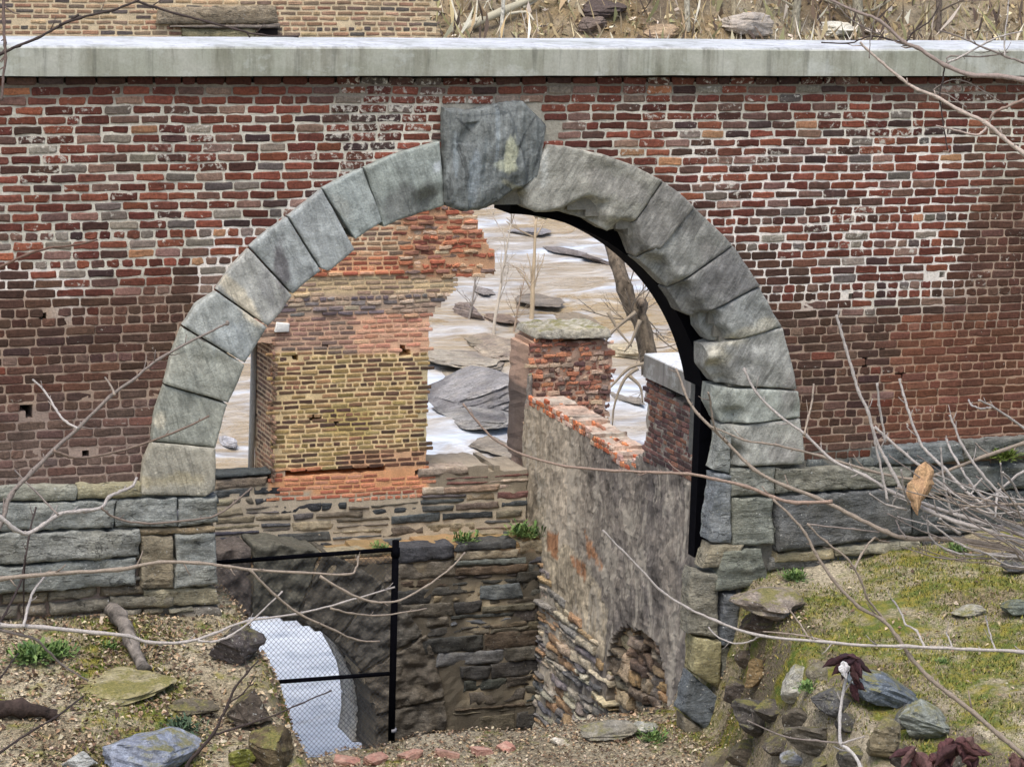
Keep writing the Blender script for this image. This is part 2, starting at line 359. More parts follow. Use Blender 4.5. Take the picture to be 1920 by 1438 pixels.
def tube(mb, P, r0, r1, col, sides=6, mat=0, knob=.12, jit=0.0, col2=None, cap=True):
    n = len(P); vs = []; cs = []; sd_ = rng.uniform(0, 50); up = Vector((.3, .2, 1)).normalized()
    for i, p in enumerate(P):
        d = (P[min(n-1, i+1)]-P[max(0, i-1)]).normalized(); a = d.cross(up)
        if a.length < .05: a = d.cross(Vector((1, 0, 0)))
        a.normalize(); b = d.cross(a); t = i/max(1, n-1); r = r0+(r1-r0)*t
        r *= 1+knob*nz(i*.9, sd_)+ (knob*1.2 if i % 5 == 0 else 0)
        q = p + Vector((nz(i*.7, sd_, 1), nz(i*.7, sd_, 2), nz(i*.7, sd_, 3)))*jit
        for k in range(sides):
            an = 2*math.pi*k/sides; vs.append(q+a*math.cos(an)*r+b*math.sin(an)*r)
            c = mix(col, col2, t) if col2 else col; cs.append(tuple(c[:3])+(0.,))
    fs = [(i*sides+k, i*sides+(k+1) % sides, (i+1)*sides+(k+1) % sides, (i+1)*sides+k) for i in range(n-1) for k in range(sides)]
    if cap: fs += [tuple(range(sides))[::-1], tuple((n-1)*sides+k for k in range(sides))]
    mb.add(vs, fs, cs, mat, True)
def box(mb, x0, x1, y0, y1, z0, z1, col, mat=0, bv=.004):
    vs = []; 
    for z in (z0, z1):
        for (x, y) in ((x0, y0), (x1, y0), (x1, y1), (x0, y1)): vs.append((x, y, z))
    mb.add(vs, [(3, 2, 1, 0), (4, 5, 6, 7), (0, 1, 5, 4), (1, 2, 6, 5), (2, 3, 7, 6), (3, 0, 4, 7)], col, mat)
_ICO = {}
def ico(sub):
    if sub not in _ICO:
        import bmesh
        bm = bmesh.new(); bmesh.ops.create_icosphere(bm, subdivisions=sub, radius=1)
        _ICO[sub] = ([v.co.copy() for v in bm.verts], [tuple(v.index for v in f.verts) for f in bm.faces]); bm.free()
    return _ICO[sub]
def rock(mb, c, size, col, seed, sub=4, planes=9, rough=.06, rot=(0, 0, 0), cut=(.55, .85), col2=None, strata=.12, boxy=False):
    """angular stone: a sphere cut by random planes, then roughened"""
    V, Fc = ico(sub); r = random.Random(seed)
    pl = []
    for i in range(planes):
        d = Vector((r.gauss(0, 1), r.gauss(0, 1), r.gauss(0, 1))).normalized(); pl.append((d, r.uniform(*cut)))
    Rm = Matrix.Rotation(rot[2], 3, 'Z') @ Matrix.Rotation(rot[1], 3, 'Y') @ Matrix.Rotation(rot[0], 3, 'X')
    vs = []; cs = []
    for v in V:
        p = v.copy()
        if boxy: p = Vector([max(-.8, min(.8, x*1.5)) for x in p])
        for d, o in pl:
            k = p.dot(d)
            if k > o: p -= d*(k-o)*.93
        sh = 1+strata*(fbm(seed, 0, p.z*6)+.6*fbm(p.x*.8, p.y*.8+seed, p.z*15)); p.x *= sh; p.y *= sh
        p *= 1+rough*fbm(p.x*2+seed, p.y*2, p.z*2)+rough*.4*fbm(p.x*7, p.y*7+seed, p.z*7, 3)
        q = Rm @ Vector((p.x*size[0], p.y*size[1], p.z*size[2])); vs.append(Vector(c)+q)
        f = .5+.5*nz(p.x*1.2+seed, p.y*1.2, p.z*5)+.25*nz(p.x*2, seed, p.z*14); cs.append(tuple(mix(col, col2, max(0, min(1, f))) if col2 else col)+(0.,))
    mb.add(vs, Fc, cs, 0, False)

# ================================================================ THE SETTING
def ground_z(x, y):
    n = .05*fbm(x*1.3, y*1.3, 1)+.02*fbm(x*5, y*5, 2)
    yy = max(-4, min(0, y))
    zl = 1.40+.16*yy+.03*(-2-x); zc = .10+.05*sm(.5, 1.6, x)-.10*sm(-.6, -1.5, x); zr = 1.36+.12*(x-2)+.03*yy
    xl = -2.02+.1*yy+.10*nz(y*1.7, 3)+.05*nz(y*5, 1); xr = 1.92+.22*yy+.12*nz(y*1.5, 8)
    a = sm(-.1, .42, x-xl); b = sm(-.28, .14, x-xr)
    z = zl+(zc-zl)*a; z = z+(zr-z)*b
    z += 4.0*sm(-5, -19, y)
    z += n
    if y > .55: z += (-7.6+.25*fbm(x, y, 4)-z)*sm(.55, 1.5, y)
    if y > 17: z += (-8.0-z)*sm(17.2, 22, y)
    return z
def axis(segs):
    out = []
    for a, b, st in segs:
        x = a
        while x < b-1e-6: out.append(x); x += st
    out.append(segs[-1][1]); return out
def ground():
    xs = axis([(-260, -60, 25), (-60, -12, 4), (-12, -5, .5), (-5, 5.2, .055), (5.2, 14, .4), (14, 60, 4), (60, 260, 25)])
    ys = axis([(-60, -20, 6), (-20, -6, .6), (-6, -3.6, .2), (-3.6, 1.6, .055), (1.6, 18, .6), (18, 24, 1), (24, 120, 12)])
    vs = []; cs = []
    for y in ys:
        for x in xs:
            vs.append((x, y, ground_z(x, y)))
            l = nz(x*1.7, y*1.7, 3)
            base = mix(srgb(182, 172, 148), srgb(138, 126, 102), .5+l)
            left = x < -1.7; right = x > 1.5 and y < .5
            mo = 0
            if left: mo = .30*sm(-.2, .5, nz(x*1.1+3, y*1.6, 8))+.16
            if right: mo = .38+.4*nz(x*1.4, y*1.4, 4)
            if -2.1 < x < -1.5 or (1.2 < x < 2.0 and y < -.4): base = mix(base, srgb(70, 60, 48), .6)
            if not (left or right): base = mix(srgb(176, 166, 144), srgb(136, 126, 106), .5+l); mo = .14
            if y > .9: base = srgb(95, 88, 76); mo = 0
            cs.append(base+(max(0, mo),))
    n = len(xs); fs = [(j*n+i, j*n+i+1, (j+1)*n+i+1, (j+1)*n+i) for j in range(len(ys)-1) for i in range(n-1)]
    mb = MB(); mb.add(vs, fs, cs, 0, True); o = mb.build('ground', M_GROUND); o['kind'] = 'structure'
ground()
def river_z(y): return -6.6+.075*max(0, y-24)
def on_river(px, py):
    lo, hi = 5., 140.
    for _ in range(40):
        m = (lo+hi)/2
        if atY(px, py, m).z > river_z(m): lo = m
        else: hi = m
    return atY(px, py, lo)
def river():
    xs = axis([(-90, 0, 6), (0, 60, .8), (60, 150, 6)]); ys = axis([(16.95, 26, 1), (26, 96, .8), (96, 120, 4)])
    vs = [(x, y, river_z(y)+.14*fbm(x*.25, y*.6, 3)+.07*fbm(x*.9, y*1.5, 5)) for y in ys for x in xs]
    n = len(xs); fs = [(j*n+i, j*n+i+1, (j+1)*n+i+1, (j+1)*n+i) for j in range(len(ys)-1) for i in range(n-1)]
    mb = MB(); mb.add(vs, fs, (0.3, .3, .3), 0, True); o = mb.build('river', M_WATER); o['kind'] = 'structure'
river()
def bank_z(x, y):
    e = 90+2.5*nz(x*.06, 2)
    return -3.0+max(0, y-e)*.62+1.2*fbm(x*.12, y*.12, 6)*sm(e, e+8, y)+.5*fbm(x*.6, y*.6, 9)
def bank():
    xs = axis([(-220, 20, 12), (20, 80, .9), (80, 300, 12)]); ys = axis([(84, 112, .9), (112, 220, 9)])
    vs = [(x, y, bank_z(x, y)) for y in ys for x in xs]
    cs = [mix(srgb(164, 152, 128), srgb(122, 110, 92), .5+nz(x*.2, y*.2, 3))+(0.,) for y in ys for x in xs]
    n = len(xs); fs = [(j*n+i, j*n+i+1, (j+1)*n+i+1, (j+1)*n+i) for j in range(len(ys)-1) for i in range(n-1)]
    mb = MB(); mb.add(vs, fs, cs, 0, True); o = mb.build('far_bank', M_BANK); o['kind'] = 'structure'
bank()

# ================================================================ THE ARCHED FRONT WALL
F0 = FY(0.0)
WALL = thing('arched_brick_wall', (-.18, .4, 1.2), 'long red and brown brick wall with a grey stone arch under a concrete coping', 'wall')
RED = [srgb(124, 70, 56), srgb(136, 78, 62), srgb(110, 62, 52), srgb(102, 58, 50), srgb(130, 76, 58), srgb(116, 72, 60), srgb(96, 54, 46)]
DRK = [srgb(80, 60, 58), srgb(88, 66, 60), srgb(72, 58, 58), srgb(94, 70, 62), srgb(82, 58, 52)]
MAU = [srgb(132, 104, 94), srgb(116, 90, 82), srgb(140, 116, 104), srgb(108, 84, 76)]
GRY = [srgb(122, 114, 108), srgb(138, 132, 122), srgb(104, 98, 96)]
BRN = [srgb(100, 74, 62), srgb(90, 66, 56), srgb(106, 78, 66), srgb(82, 62, 54), srgb(94, 72, 62), srgb(110, 78, 64), srgb(94, 66, 56)]
ORG = [srgb(180, 118, 84), srgb(164, 100, 74), srgb(176, 132, 98)]
def px_u(px): return (px-960)/240.0
RING_C = (-.18, 2.2)
HOLES = [(atY(a, b).x, atY(a, b).z, r) for a, b, r in [(1655, 660, .03), (1620, 678, .03), (1757, 740, .038), (1688, 703, .03), (85, 595, .03), (50, 765, .045), (50, 782, .03), (158, 852, .03), (1594, 556, .03), (1764, 517, .02)]]
def sill(u): return 2.43 if u < 0 else 2.28+.05*sm(2.6, 4.3, u)
def front_mask(u, v):
    du, dv = u-RING_C[0], v-RING_C[1]
    if dv > 0 and (math.hypot(du, dv) < (2.02 if du > -.1 else 2.30) or math.hypot(u+.03, v-2.47) < 1.90): return False
    if dv <= 0 and -2.38 < u < 1.95: return False
    for a, b, r in HOLES:
        if math.hypot(u-a, v-b) < .034: return False
    return v < 5.32
def zone(u, v):
    """0 = repointed red brickwork above, 1 = old sooty brickwork below"""
    e = 3.95+.22*nz(u*.8, 3)+.12*nz(u*2.5, 5)
    if u > 0: e = 4.05-.55*sm(1.6, 3.2, u)*(1-sm(3.4, 3.9, u))+.25*nz(u*1.1, 1)+.45*sm(3.6, 4.1, u)
    return 1-sm(e-.22, e+.12, v)
def mort_col(u, v):
    z = zone(u, v)
    m = mix(srgb(208, 204, 190), srgb(162, 142, 126), z)
    m = tuple(x*(1+.25*nz(u*1.2, v*2.2, 7)) for x in m)
    wht = sm(1.0, 1.6, u)*(1-sm(3.6, 4.0, u))*sm(3.35, 3.7, v)*(1-sm(4.7, 5.0, v))
    wl = sm(.1, .3, nz(u*1.6+4, v*3.2))*sm(3.5, 3.9, v)*(1-sm(4.3, 4.6, v))*(1 if u < -1.2 else 0)
    m = mix(m, srgb(240, 234, 226), max(wht*.95, wl*.85))
    if math.hypot(u-RING_C[0], v-RING_C[1]) < 2.62 or (v < 2.4 and u > 1.5): m = srgb(124, 122, 114)
    if -.62 < u < .36 and v > 4.4: m = mix(m, srgb(150, 146, 134), .8)
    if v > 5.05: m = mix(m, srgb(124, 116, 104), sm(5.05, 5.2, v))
    if u > 3.2 and v < 3.3: m = mix(m, srgb(176, 142, 118), .6)
    if u < -2.7 and v < 3.0: m = mix(m, srgb(150, 136, 130), .5)
    return m
def front_style(u, v):
    for a, b, r in HOLES:
        if abs(u-a) < .06 and abs(v-b) < .034: return None
    z = zone(u, v); x = rng.random(); cl = nz(u*1.3, v*2.6, 4)
    if rng.random() < z:
        c = rng.choice(BRN) if x < .78 else rng.choice(MAU+DRK[:2]+RED[:1])
        g, h, wob = rng.uniform(.008, .012), rng.uniform(.000, .003), .003
        if u < -2.4 and v < 3.1: c = mix(c, srgb(124, 110, 104), .45*sm(3.2, 2.6, v)+.1)
        if u > 3.2 and v < 3.4: c = mix(c, srgb(150, 92, 68), .45)
        a = .42+.4*cl
    else:
        c = rng.choice(RED) if x < .56 else rng.choice(DRK) if x < .56+.13+.2*cl else rng.choice(MAU) if x < .90 else rng.choice(GRY) if x < .972 else rng.choice(ORG)
        g, h, wob = rng.uniform(.012, .019), rng.uniform(.001, .006), .0044
        a = .55+.5*cl+(.45 if -1.4 < u < -.3 and v > 4.4 else 0)
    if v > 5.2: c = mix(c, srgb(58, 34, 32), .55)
    if u > 3.75: c = mix(c, srgb(98, 66, 54), .55)
    l_ = sum(c)/3; c = vary(mix(c, (l_*1.3, l_*.92, l_*.78), .12), .24, .05); c = tuple(x*mix((.86,), (.76,), z)[0]*k for x, k in zip(c, (1.0, .97, .95)))
    return g, tuple(c)+(max(0, min(1, a+rng.uniform(-.3, .3))),), h, wob
mb = MB()
solid(mb, FY(.0035), -9.0, 9.5, .0, 5.3, .05, front_mask, mort_col, .8, mat=1, rough=.0022)
def brick_mask(u, v):
    du, dv = u-RING_C[0], v-RING_C[1]
    if dv > 0 and math.hypot(du, dv) < 2.42: return False
    if dv <= 0 and -2.6 < u < 2.2: return False
    if -.54 < u < .23 and 4.4 < v < 5.1: return False
    return v > sill(u)
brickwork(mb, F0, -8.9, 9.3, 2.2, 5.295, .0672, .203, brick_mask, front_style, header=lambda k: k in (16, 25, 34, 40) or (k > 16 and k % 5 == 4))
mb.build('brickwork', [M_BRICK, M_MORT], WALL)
# coping: one cast concrete beam
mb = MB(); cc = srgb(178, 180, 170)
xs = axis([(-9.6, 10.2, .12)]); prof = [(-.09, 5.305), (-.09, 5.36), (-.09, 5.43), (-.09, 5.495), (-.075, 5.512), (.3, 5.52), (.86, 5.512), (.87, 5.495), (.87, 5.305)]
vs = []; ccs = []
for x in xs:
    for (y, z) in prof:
        ccs.append((srgb(196, 200, 206) if z > 5.511 else cc)+(0.,))  # washed top, with the pale blue of sky light put into its colour
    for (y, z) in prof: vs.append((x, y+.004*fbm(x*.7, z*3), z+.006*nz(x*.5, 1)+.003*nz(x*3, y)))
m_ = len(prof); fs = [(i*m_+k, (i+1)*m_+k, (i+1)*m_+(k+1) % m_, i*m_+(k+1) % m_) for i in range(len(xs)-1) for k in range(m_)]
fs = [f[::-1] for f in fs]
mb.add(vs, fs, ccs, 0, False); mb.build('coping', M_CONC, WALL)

# voussoirs, traced stone by stone on the plane of the ring
RP = -.07; FR = FY(RP)
GB = [srgb(150, 154, 148), srgb(142, 148, 144), srgb(158, 158, 148), srgb(148, 150, 144)]
VO = [  # outer edge (lower joint -> upper joint), inner edge, colour, depth of relief, tone
 ([(262, 926), (270, 870), (284, 829)], [(384, 930), (402, 918), (404, 868), (404, 841)], srgb(152, 148, 134)),
 ([(285, 826), (292, 770), (308, 723)], [(404, 839), (414, 800), (420, 778), (427, 759)], srgb(138, 140, 130)),
 ([(309, 720), (322, 665), (342, 614)], [(428, 755), (440, 730), (458, 684)], srgb(148, 150, 140)),
 ([(343, 611), (370, 570), (406, 547)], [(459, 680), (478, 652), (490, 630), (500, 614)], srgb(150, 153, 148)),
 ([(406, 543), (436, 500), (467, 467)], [(502, 611), (525, 588), (548, 555)], srgb(154, 154, 148)),
 ([(469, 463), (500, 436), (539, 409)], [(550, 551), (575, 528), (601, 508)], srgb(146, 150, 148)),
 ([(541, 406), (570, 384), (604, 356)], [(603, 504), (617, 509), (640, 490), (664, 468)], srgb(146, 150, 148)),
 ([(606, 354), (640, 335), (681, 317)], [(666, 448), (690, 432), (717, 416)], srgb(142, 148, 144)),
 ([(684, 315), (740, 290), (824, 266)], [(720, 425), (748, 412), (775, 405), (808, 398), (834, 386)], srgb(136, 142, 136)),
 ([(1030, 272), (1080, 279), (1135, 291), (1190, 312), (1240, 338)], [(976, 362), (984, 388), (1004, 398), (1060, 400), (1110, 415), (1146, 436), (1180, 432)], srgb(150, 148, 138)),
 ([(1242, 340), (1272, 362), (1302, 388)], [(1182, 434), (1204, 486), (1230, 478)], srgb(134, 132, 126)),
 ([(1304, 390), (1340, 425), (1374, 460)], [(1206, 489), (1236, 515), (1262, 542)], srgb(140, 140, 134)),
 ([(1376, 462), (1402, 500), (1424, 536)], [(1263, 545), (1290, 590), (1308, 598), (1324, 586)], srgb(122, 122, 118)),
 ([(1425, 539), (1448, 585), (1466, 612)], [(1322, 592), (1326, 622), (1344, 644), (1360, 643)], srgb(138, 140, 136)),
 ([(1467, 615), (1484, 680), (1493, 730)], [(1330, 652), (1332, 694), (1356, 724), (1372, 722)], srgb(152, 152, 146)),
 ([(1494, 733), (1498, 760), (1500, 782)], [(1348, 728), (1344, 762), (1362, 798), (1388, 796)], srgb(150, 154, 146)),
 ([(1500, 785), (1504, 830), (1506, 868)], [(1362, 802), (1368, 835), (1366, 874)], srgb(152, 152, 144)),
]
def relief_left9(u, v, s, t):           # the scooped hollow beside the keystone
    return -.075*math.exp(-(((s-.72)/.2)**2))*sm(.58, .85, t)
STAINS = [(866, 233, 26, 3, .72, srgb(40, 42, 44), .9), (985, 245, 44, 3, -1.0, srgb(48, 52, 54), .85), (1008, 290, 24, 3, -1.25, srgb(48, 52, 54), .8), (1010, 212, 30, 2.5, -.85, srgb(40, 42, 44), .8), (930, 212, 40, 2.5, -.1, srgb(60, 64, 66), .8), (900, 300, 3, 60, .08, srgb(84, 92, 94), .6), (870, 330, 4, 44, .1, srgb(84, 90, 92), .6), (985, 320, 3, 30, .1, srgb(60, 64, 66), .7), (960, 350, 40, 6, .45, srgb(150, 146, 120), .6), (850, 290, 5, 60, 0, srgb(142, 152, 156), .5), (925, 250, 5, 50, .05, srgb(146, 156, 160), .5),
  (528, 505, 13, 55, -.05, srgb(70, 62, 66), .85), (450, 560, 16, 70, -.75, srgb(196, 184, 158), .75), (500, 540, 14, 45, -.3, srgb(96, 96, 98), .6), (300, 790, 12, 14, 0, srgb(206, 198, 176), .8),
  (755, 385, 60, 34, -.3, srgb(88, 88, 86), .8), (820, 310, 10, 12, 0, srgb(206, 212, 216), .7), (1290, 420, 34, 22, .6, srgb(98, 94, 92), .5), (1370, 520, 60, 46, .6, srgb(112, 110, 110), .6), (1330, 470, 30, 20, .7, srgb(100, 96, 94), .55),
  (1400, 625, 80, 16, -.35, srgb(182, 176, 156), .7), (1345, 672, 26, 22, 0, srgb(188, 182, 162), .7), (1478, 745, 18, 45, .1, srgb(118, 112, 110), .6), (1395, 690, 40, 40, .3, srgb(128, 128, 124), .5), (1160, 350, 80, 20, .3, srgb(128, 124, 120), .45),
  (950, 290, 12, 34, 0, srgb(190, 190, 160), .75), (945, 310, 26, 10, .2, srgb(180, 182, 156), .6), (1020, 300, 7, 50, 0, srgb(200, 202, 196), .6), (880, 330, 12, 50, .1, srgb(150, 160, 166), .5), (330, 680, 50, 30, .2, srgb(154, 152, 138), .5), (440, 640, 40, 30, .3, srgb(136, 144, 148), .5), (320, 900, 60, 14, 0, srgb(172, 160, 126), .6), (640, 390, 30, 12, .9, srgb(160, 160, 152), .5), (1460, 850, 40, 30, 0, srgb(120, 114, 112), .45), (590, 440, 50, 14, .8, srgb(160, 164, 164), .45)]
SW = [(atY(a, b, RP).x, atY(a, b, RP).z, rx/250, ry/250, an, c, k) for a, b, rx, ry, an, c, k in STAINS]
def ring_paint(c, u, v):
    for x, y, rx, ry, an, cc2, k in SW:
        k *= .8
        du, dv = u-x, v-y
        if abs(du) > .6 or abs(dv) > .6: continue
        a = du*math.cos(an)-dv*math.sin(an); b = du*math.sin(an)+dv*math.cos(an)
        d = math.hypot(a/rx, b/ry)+.55*fbm(u*9, v*5, x)
        c = mix(c, cc2, k*(1-sm(.7, 1.15, d)))
    st = fbm(u*22, v*2.0, 3) if u > 0 else fbm(u*9, v*3, 3)
    kk = (1.04, .36) if u > .2 else (1.20, .22)
    c = tuple(x*k*(kk[0]+kk[1]*st) for x, k in zip(c, (.98, 1.0, 1.03)))
    return c
for i, (A, B, c) in enumerate(VO):
    mb = MB(); A, B = pxY(A, RP), pxY(B, RP)
    rl = relief_left9 if i == 8 else (lambda u, v, s, t: -.13*sm(.80, 1.02, t+.30*nz(u*3.1, v*3.1, 3)+.12*nz(u*9, v*9, 6))+.012*sm(.02, .1, nz(u*2.2+v*1.4, v*.8-u, 9))) if i > 8 else (lambda u, v, s, t: .008*sm(.02, .08, nz(u*2.2+v, v*2-u, 9)))
    L = math.hypot(A[0][0]-A[-1][0], A[0][1]-A[-1][1])
    stone(mb, FR, A, B, max(12, int(L/.028)), 22, .30, c, rough=.010 if i < 9 else .015, edge=.008, rnd=.009, freq=4.5, paint=ring_paint, relief=rl, skirt=4, chip=.7, back=True, h0=rng.uniform(-.008, .008))
    mb.build('voussoir', M_ARCH if i < 9 else M_ARCHR, WALL)
def relief_key(u, v, s, t):
    r = .06*math.sin(math.pi*t)*math.sin(math.pi*s)+.05*sm(.2, .9, t)*(1-s)
    r -= .035*sm(.62, .66, s-.35*(t-.3))*(1-t*.3)                  # the split that runs down the right side
    r -= .03*math.exp(-((s-.15-.4*(.35-t))/.05)**2)*(1 if .12 < t < .34 else 0)
    r += .018*fbm(u*3, v*1.2, 7)+.012*fbm(u*12, v*2.2, 2)
    r += .010*fbm(u*26, v*3, 5)
    return r
mb = MB()
A = pxY([(835, 203), (880, 207), (920, 200), (955, 192), (985, 192), (1016, 222), (1030, 240)], RP-.03)
B = pxY([(834, 380), (846, 389), (864, 395), (898, 394), (930, 381), (958, 358), (984, 350), (1013, 334)], RP-.03)
stone(mb, FY(RP-.03), A, B, 84, 84, .36, srgb(106, 110, 108), rough=.014, edge=.03, rnd=.035, freq=5, paint=ring_paint, relief=relief_key, skirt=4, chip=.9, back=True)
mb.build('keystone', mat_stone('keystone_gneiss', (1, 1, .2), .25, .55, 10, .7, warmth=.1, amp=.7), WALL)

# foundation masonry on both sides of the opening
def fcol(u=0, v=0):
    return vary(rng.choice([srgb(124, 130, 130), srgb(112, 118, 120), srgb(138, 138, 130), srgb(150, 144, 126), srgb(104, 110, 112), srgb(128, 124, 112)]), .16, .05)
FS = FY(-.03)
mb = MB()
rubble(mb, FS, -8.9, -2.3, .9, 2.42, (.05, .11), (.16, .55), lambda u, v: v < 2.40 and u < -2.45, lambda u, v: mix(fcol(), srgb(140, 128, 104), .55*sm(1.9, 1.5, v)), depth=.5, h0=.0, proud=.045, rough=.022)
BL = [  # large blocks, corners in order lower left, lower right, upper right, upper left
 ([(-60, 938), (138, 934), (140, 908), (-60, 912)], srgb(140, 142, 132)),
 ([(142, 932), (264, 928), (262, 903), (142, 909)], srgb(150, 146, 122)),
 ([(-60, 992), (208, 984), (212, 936), (-60, 942)], srgb(136, 140, 136)),
 ([(-60, 1058), (256, 1036), (258, 990), (-60, 996)], srgb(142, 144, 138)),
 ([(-60, 1112), (248, 1092), (252, 1042), (-60, 1062)], srgb(132, 136, 132)),
]
for q, c in BL: quadstone(mb, FS, pxY(q, -.03), .4, c, h0=.05+rng.uniform(0, .03), rough=.02, edge=.014, rnd=.014, freq=4, chip=1.3, skirt=2, strata=.012)
mb.build('foundation', M_FOUND, WALL)
PIER = [([(212, 984), (330, 984), (330, 932), (214, 934)], srgb(142, 146, 142)), ([(333, 984), (407, 978), (404, 930), (332, 934)], srgb(138, 142, 138)),
        ([(252, 1000), (402, 996), (402, 985), (260, 988)], srgb(150, 136, 112)), ([(262, 1098), (322, 1100), (320, 1003), (262, 1003)], srgb(132, 124, 106)),
        ([(326, 1098), (403, 1092), (401, 998), (326, 1000)], srgb(140, 144, 140)), ([(270, 1135), (408, 1130), (404, 1100), (266, 1104)], srgb(148, 142, 120)),
        ([(330, 1180), (420, 1172), (408, 1134), (330, 1138)], srgb(112, 108, 100)), ([(360, 1240), (452, 1232), (424, 1176), (350, 1184)], srgb(86, 82, 80)), ([(392, 1310), (488, 1300), (454, 1236), (380, 1244)], srgb(92, 86, 80))]
for q, c in PIER:
    mb = MB(); quadstone(mb, FS, pxY(q, -.03), .75, c, h0=.03+rng.uniform(0, .03), rough=.02, edge=.014, rnd=.012, freq=5, chip=1.0, skirt=4, back=True, strata=.014)
    mb.build('pier_stone', M_FOUND, WALL)
mb = MB()
rubble(mb, FS, 2.1, 9.2, 1.0, 2.30, (.05, .12), (.2, .6), lambda u, v: v < sill(u) and u > 2.3, lambda u, v: mix(fcol(), srgb(96, 98, 92), .45), depth=.4, h0=-.01, proud=.04, rough=.022)
BR = [([(1452, 922), (1700, 905), (1702, 872), (1450, 876)], srgb(128, 128, 118)), ([(1452, 1030), (1702, 998), (1700, 910), (1452, 928)], srgb(100, 102, 102)),
      ([(1704, 930), (1990, 905), (1990, 862), (1706, 880)], srgb(104, 108, 106)), ([(1704, 1000), (1990, 985), (1990, 910), (1706, 934)], srgb(84, 88, 88)),
      ([(1632, 868), (1800, 862), (1795, 826), (1640, 838)], srgb(110, 116, 118)), ([(1804, 860), (1990, 850), (1990, 812), (1802, 824)], srgb(116, 118, 114)),
      ([(1450, 1052), (1560, 1044), (1556, 1026), (1452, 1034)], srgb(160, 150, 122)), ([(1562, 1040), (1720, 1028), (1716, 1010), (1560, 1022)], srgb(150, 146, 128)), ([(1724, 1060), (1990, 1040), (1990, 992), (1722, 1006)], srgb(90, 90, 88))]
for q, c in BR: quadstone(mb, FS, pxY(q, -.03), .4, c, h0=.05+rng.uniform(0, .03), rough=.02, edge=.014, rnd=.014, freq=4, chip=1.3, skirt=2, strata=.012)
mb.build('foundation', M_FOUND, WALL)
PIER = [([(1368, 928), (1448, 922), (1448, 874), (1368, 876)], srgb(138, 140, 132)), ([(1336, 880), (1366, 884), (1366, 806), (1352, 800)], srgb(146, 150, 146)),
        ([(1324, 1012), (1366, 1016), (1366, 890), (1336, 886)], srgb(130, 136, 140)), ([(1369, 1020), (1446, 1016), (1446, 930), (1369, 932)], srgb(128, 132, 124)),
        ([(1312, 1062), (1372, 1058), (1392, 1018), (1328, 1018)], srgb(146, 140, 122)), ([(1334, 1106), (1440, 1096), (1420, 1026), (1350, 1030)], srgb(122, 126, 116)),
        ([(1286, 1186), (1342, 1192), (1344, 1076), (1294, 1066)], srgb(134, 132, 120)), ([(1296, 1258), (1344, 1290), (1346, 1198), (1298, 1190)], srgb(158, 152, 118)),
        ([(1346, 1206), (1376, 1206), (1382, 1112), (1350, 1110)], srgb(104, 109, 114)), ([(1346, 1300), (1380, 1310), (1384, 1212), (1348, 1210)], srgb(112, 112, 102)),
        ([(1276, 1330), (1352, 1392), (1360, 1318), (1292, 1258)], srgb(104, 111, 116)), ([(1284, 1420), (1390, 1425), (1360, 1396), (1280, 1340)], srgb(120, 114, 100))]
for q, c in PIER:
    mb = MB(); quadstone(mb, FS, pxY(q, -.03), .12, c, h0=.03+rng.uniform(0, .03), rough=.02, edge=.014, rnd=.012, freq=5, chip=1.0, skirt=4, back=True, strata=.014)
    mb.build('pier_stone', M_FOUND, WALL)

# ---------------------------------------------------------------- black steel centring under the arch
ST = thing('steel_arch_brace', (1.83, .45, 1.4), 'black steel arch rib and post propping the right side of the stone arch', 'arch brace')
blk = (.003, .003, .005)
mb = MB(); cx, cz = -.03, 2.47; N = 64; vs = []
for i in range(N+1):
    a = math.radians(12+75.5*i/N)
    for (r, y) in ((1.775, .27), (1.775, .62), (1.885, .62), (1.885, .27)): vs.append((cx+r*math.cos(a), y, cz+r*math.sin(a)))
fs = [(i*4+k, i*4+(k+1) % 4, (i+1)*4+(k+1) % 4, (i+1)*4+k) for i in range(N) for k in range(4)]+[(0, 3, 2, 1), (N*4, N*4+1, N*4+2, N*4+3)]
mb.add(vs, [f[::-1] for f in fs], blk); mb.build('arch_plate', M_STEEL, ST)
mb = MB(); box(mb, 1.745, 1.875, .38, .5, 1.44, 2.90, blk); mb.build('post', M_STEEL, ST)
for (a, b) in ((1015, 402), (1213, 522), (1282, 646), (1302, 703)):
    p = atY(a, b, .615); mb = MB(); d = Vector((p.x-cx, 0, p.z-cz)).normalized(); tt = Vector((d.z, 0, -d.x))
    vs = [p+d*x+tt*y+Vector((0, z, 0)) for z in (-.02, .03) for (x, y) in ((-.03, -.045), (.03, -.045), (.03, .045), (-.03, .045))]
    mb.add(vs, [(0, 1, 2, 3), (7, 6, 5, 4), (0, 4, 5, 1), (1, 5, 6, 2), (2, 6, 7, 3), (3, 7, 4, 0)], srgb(214, 212, 206)); mb.build('bearing_shim', M_WIRE, ST)

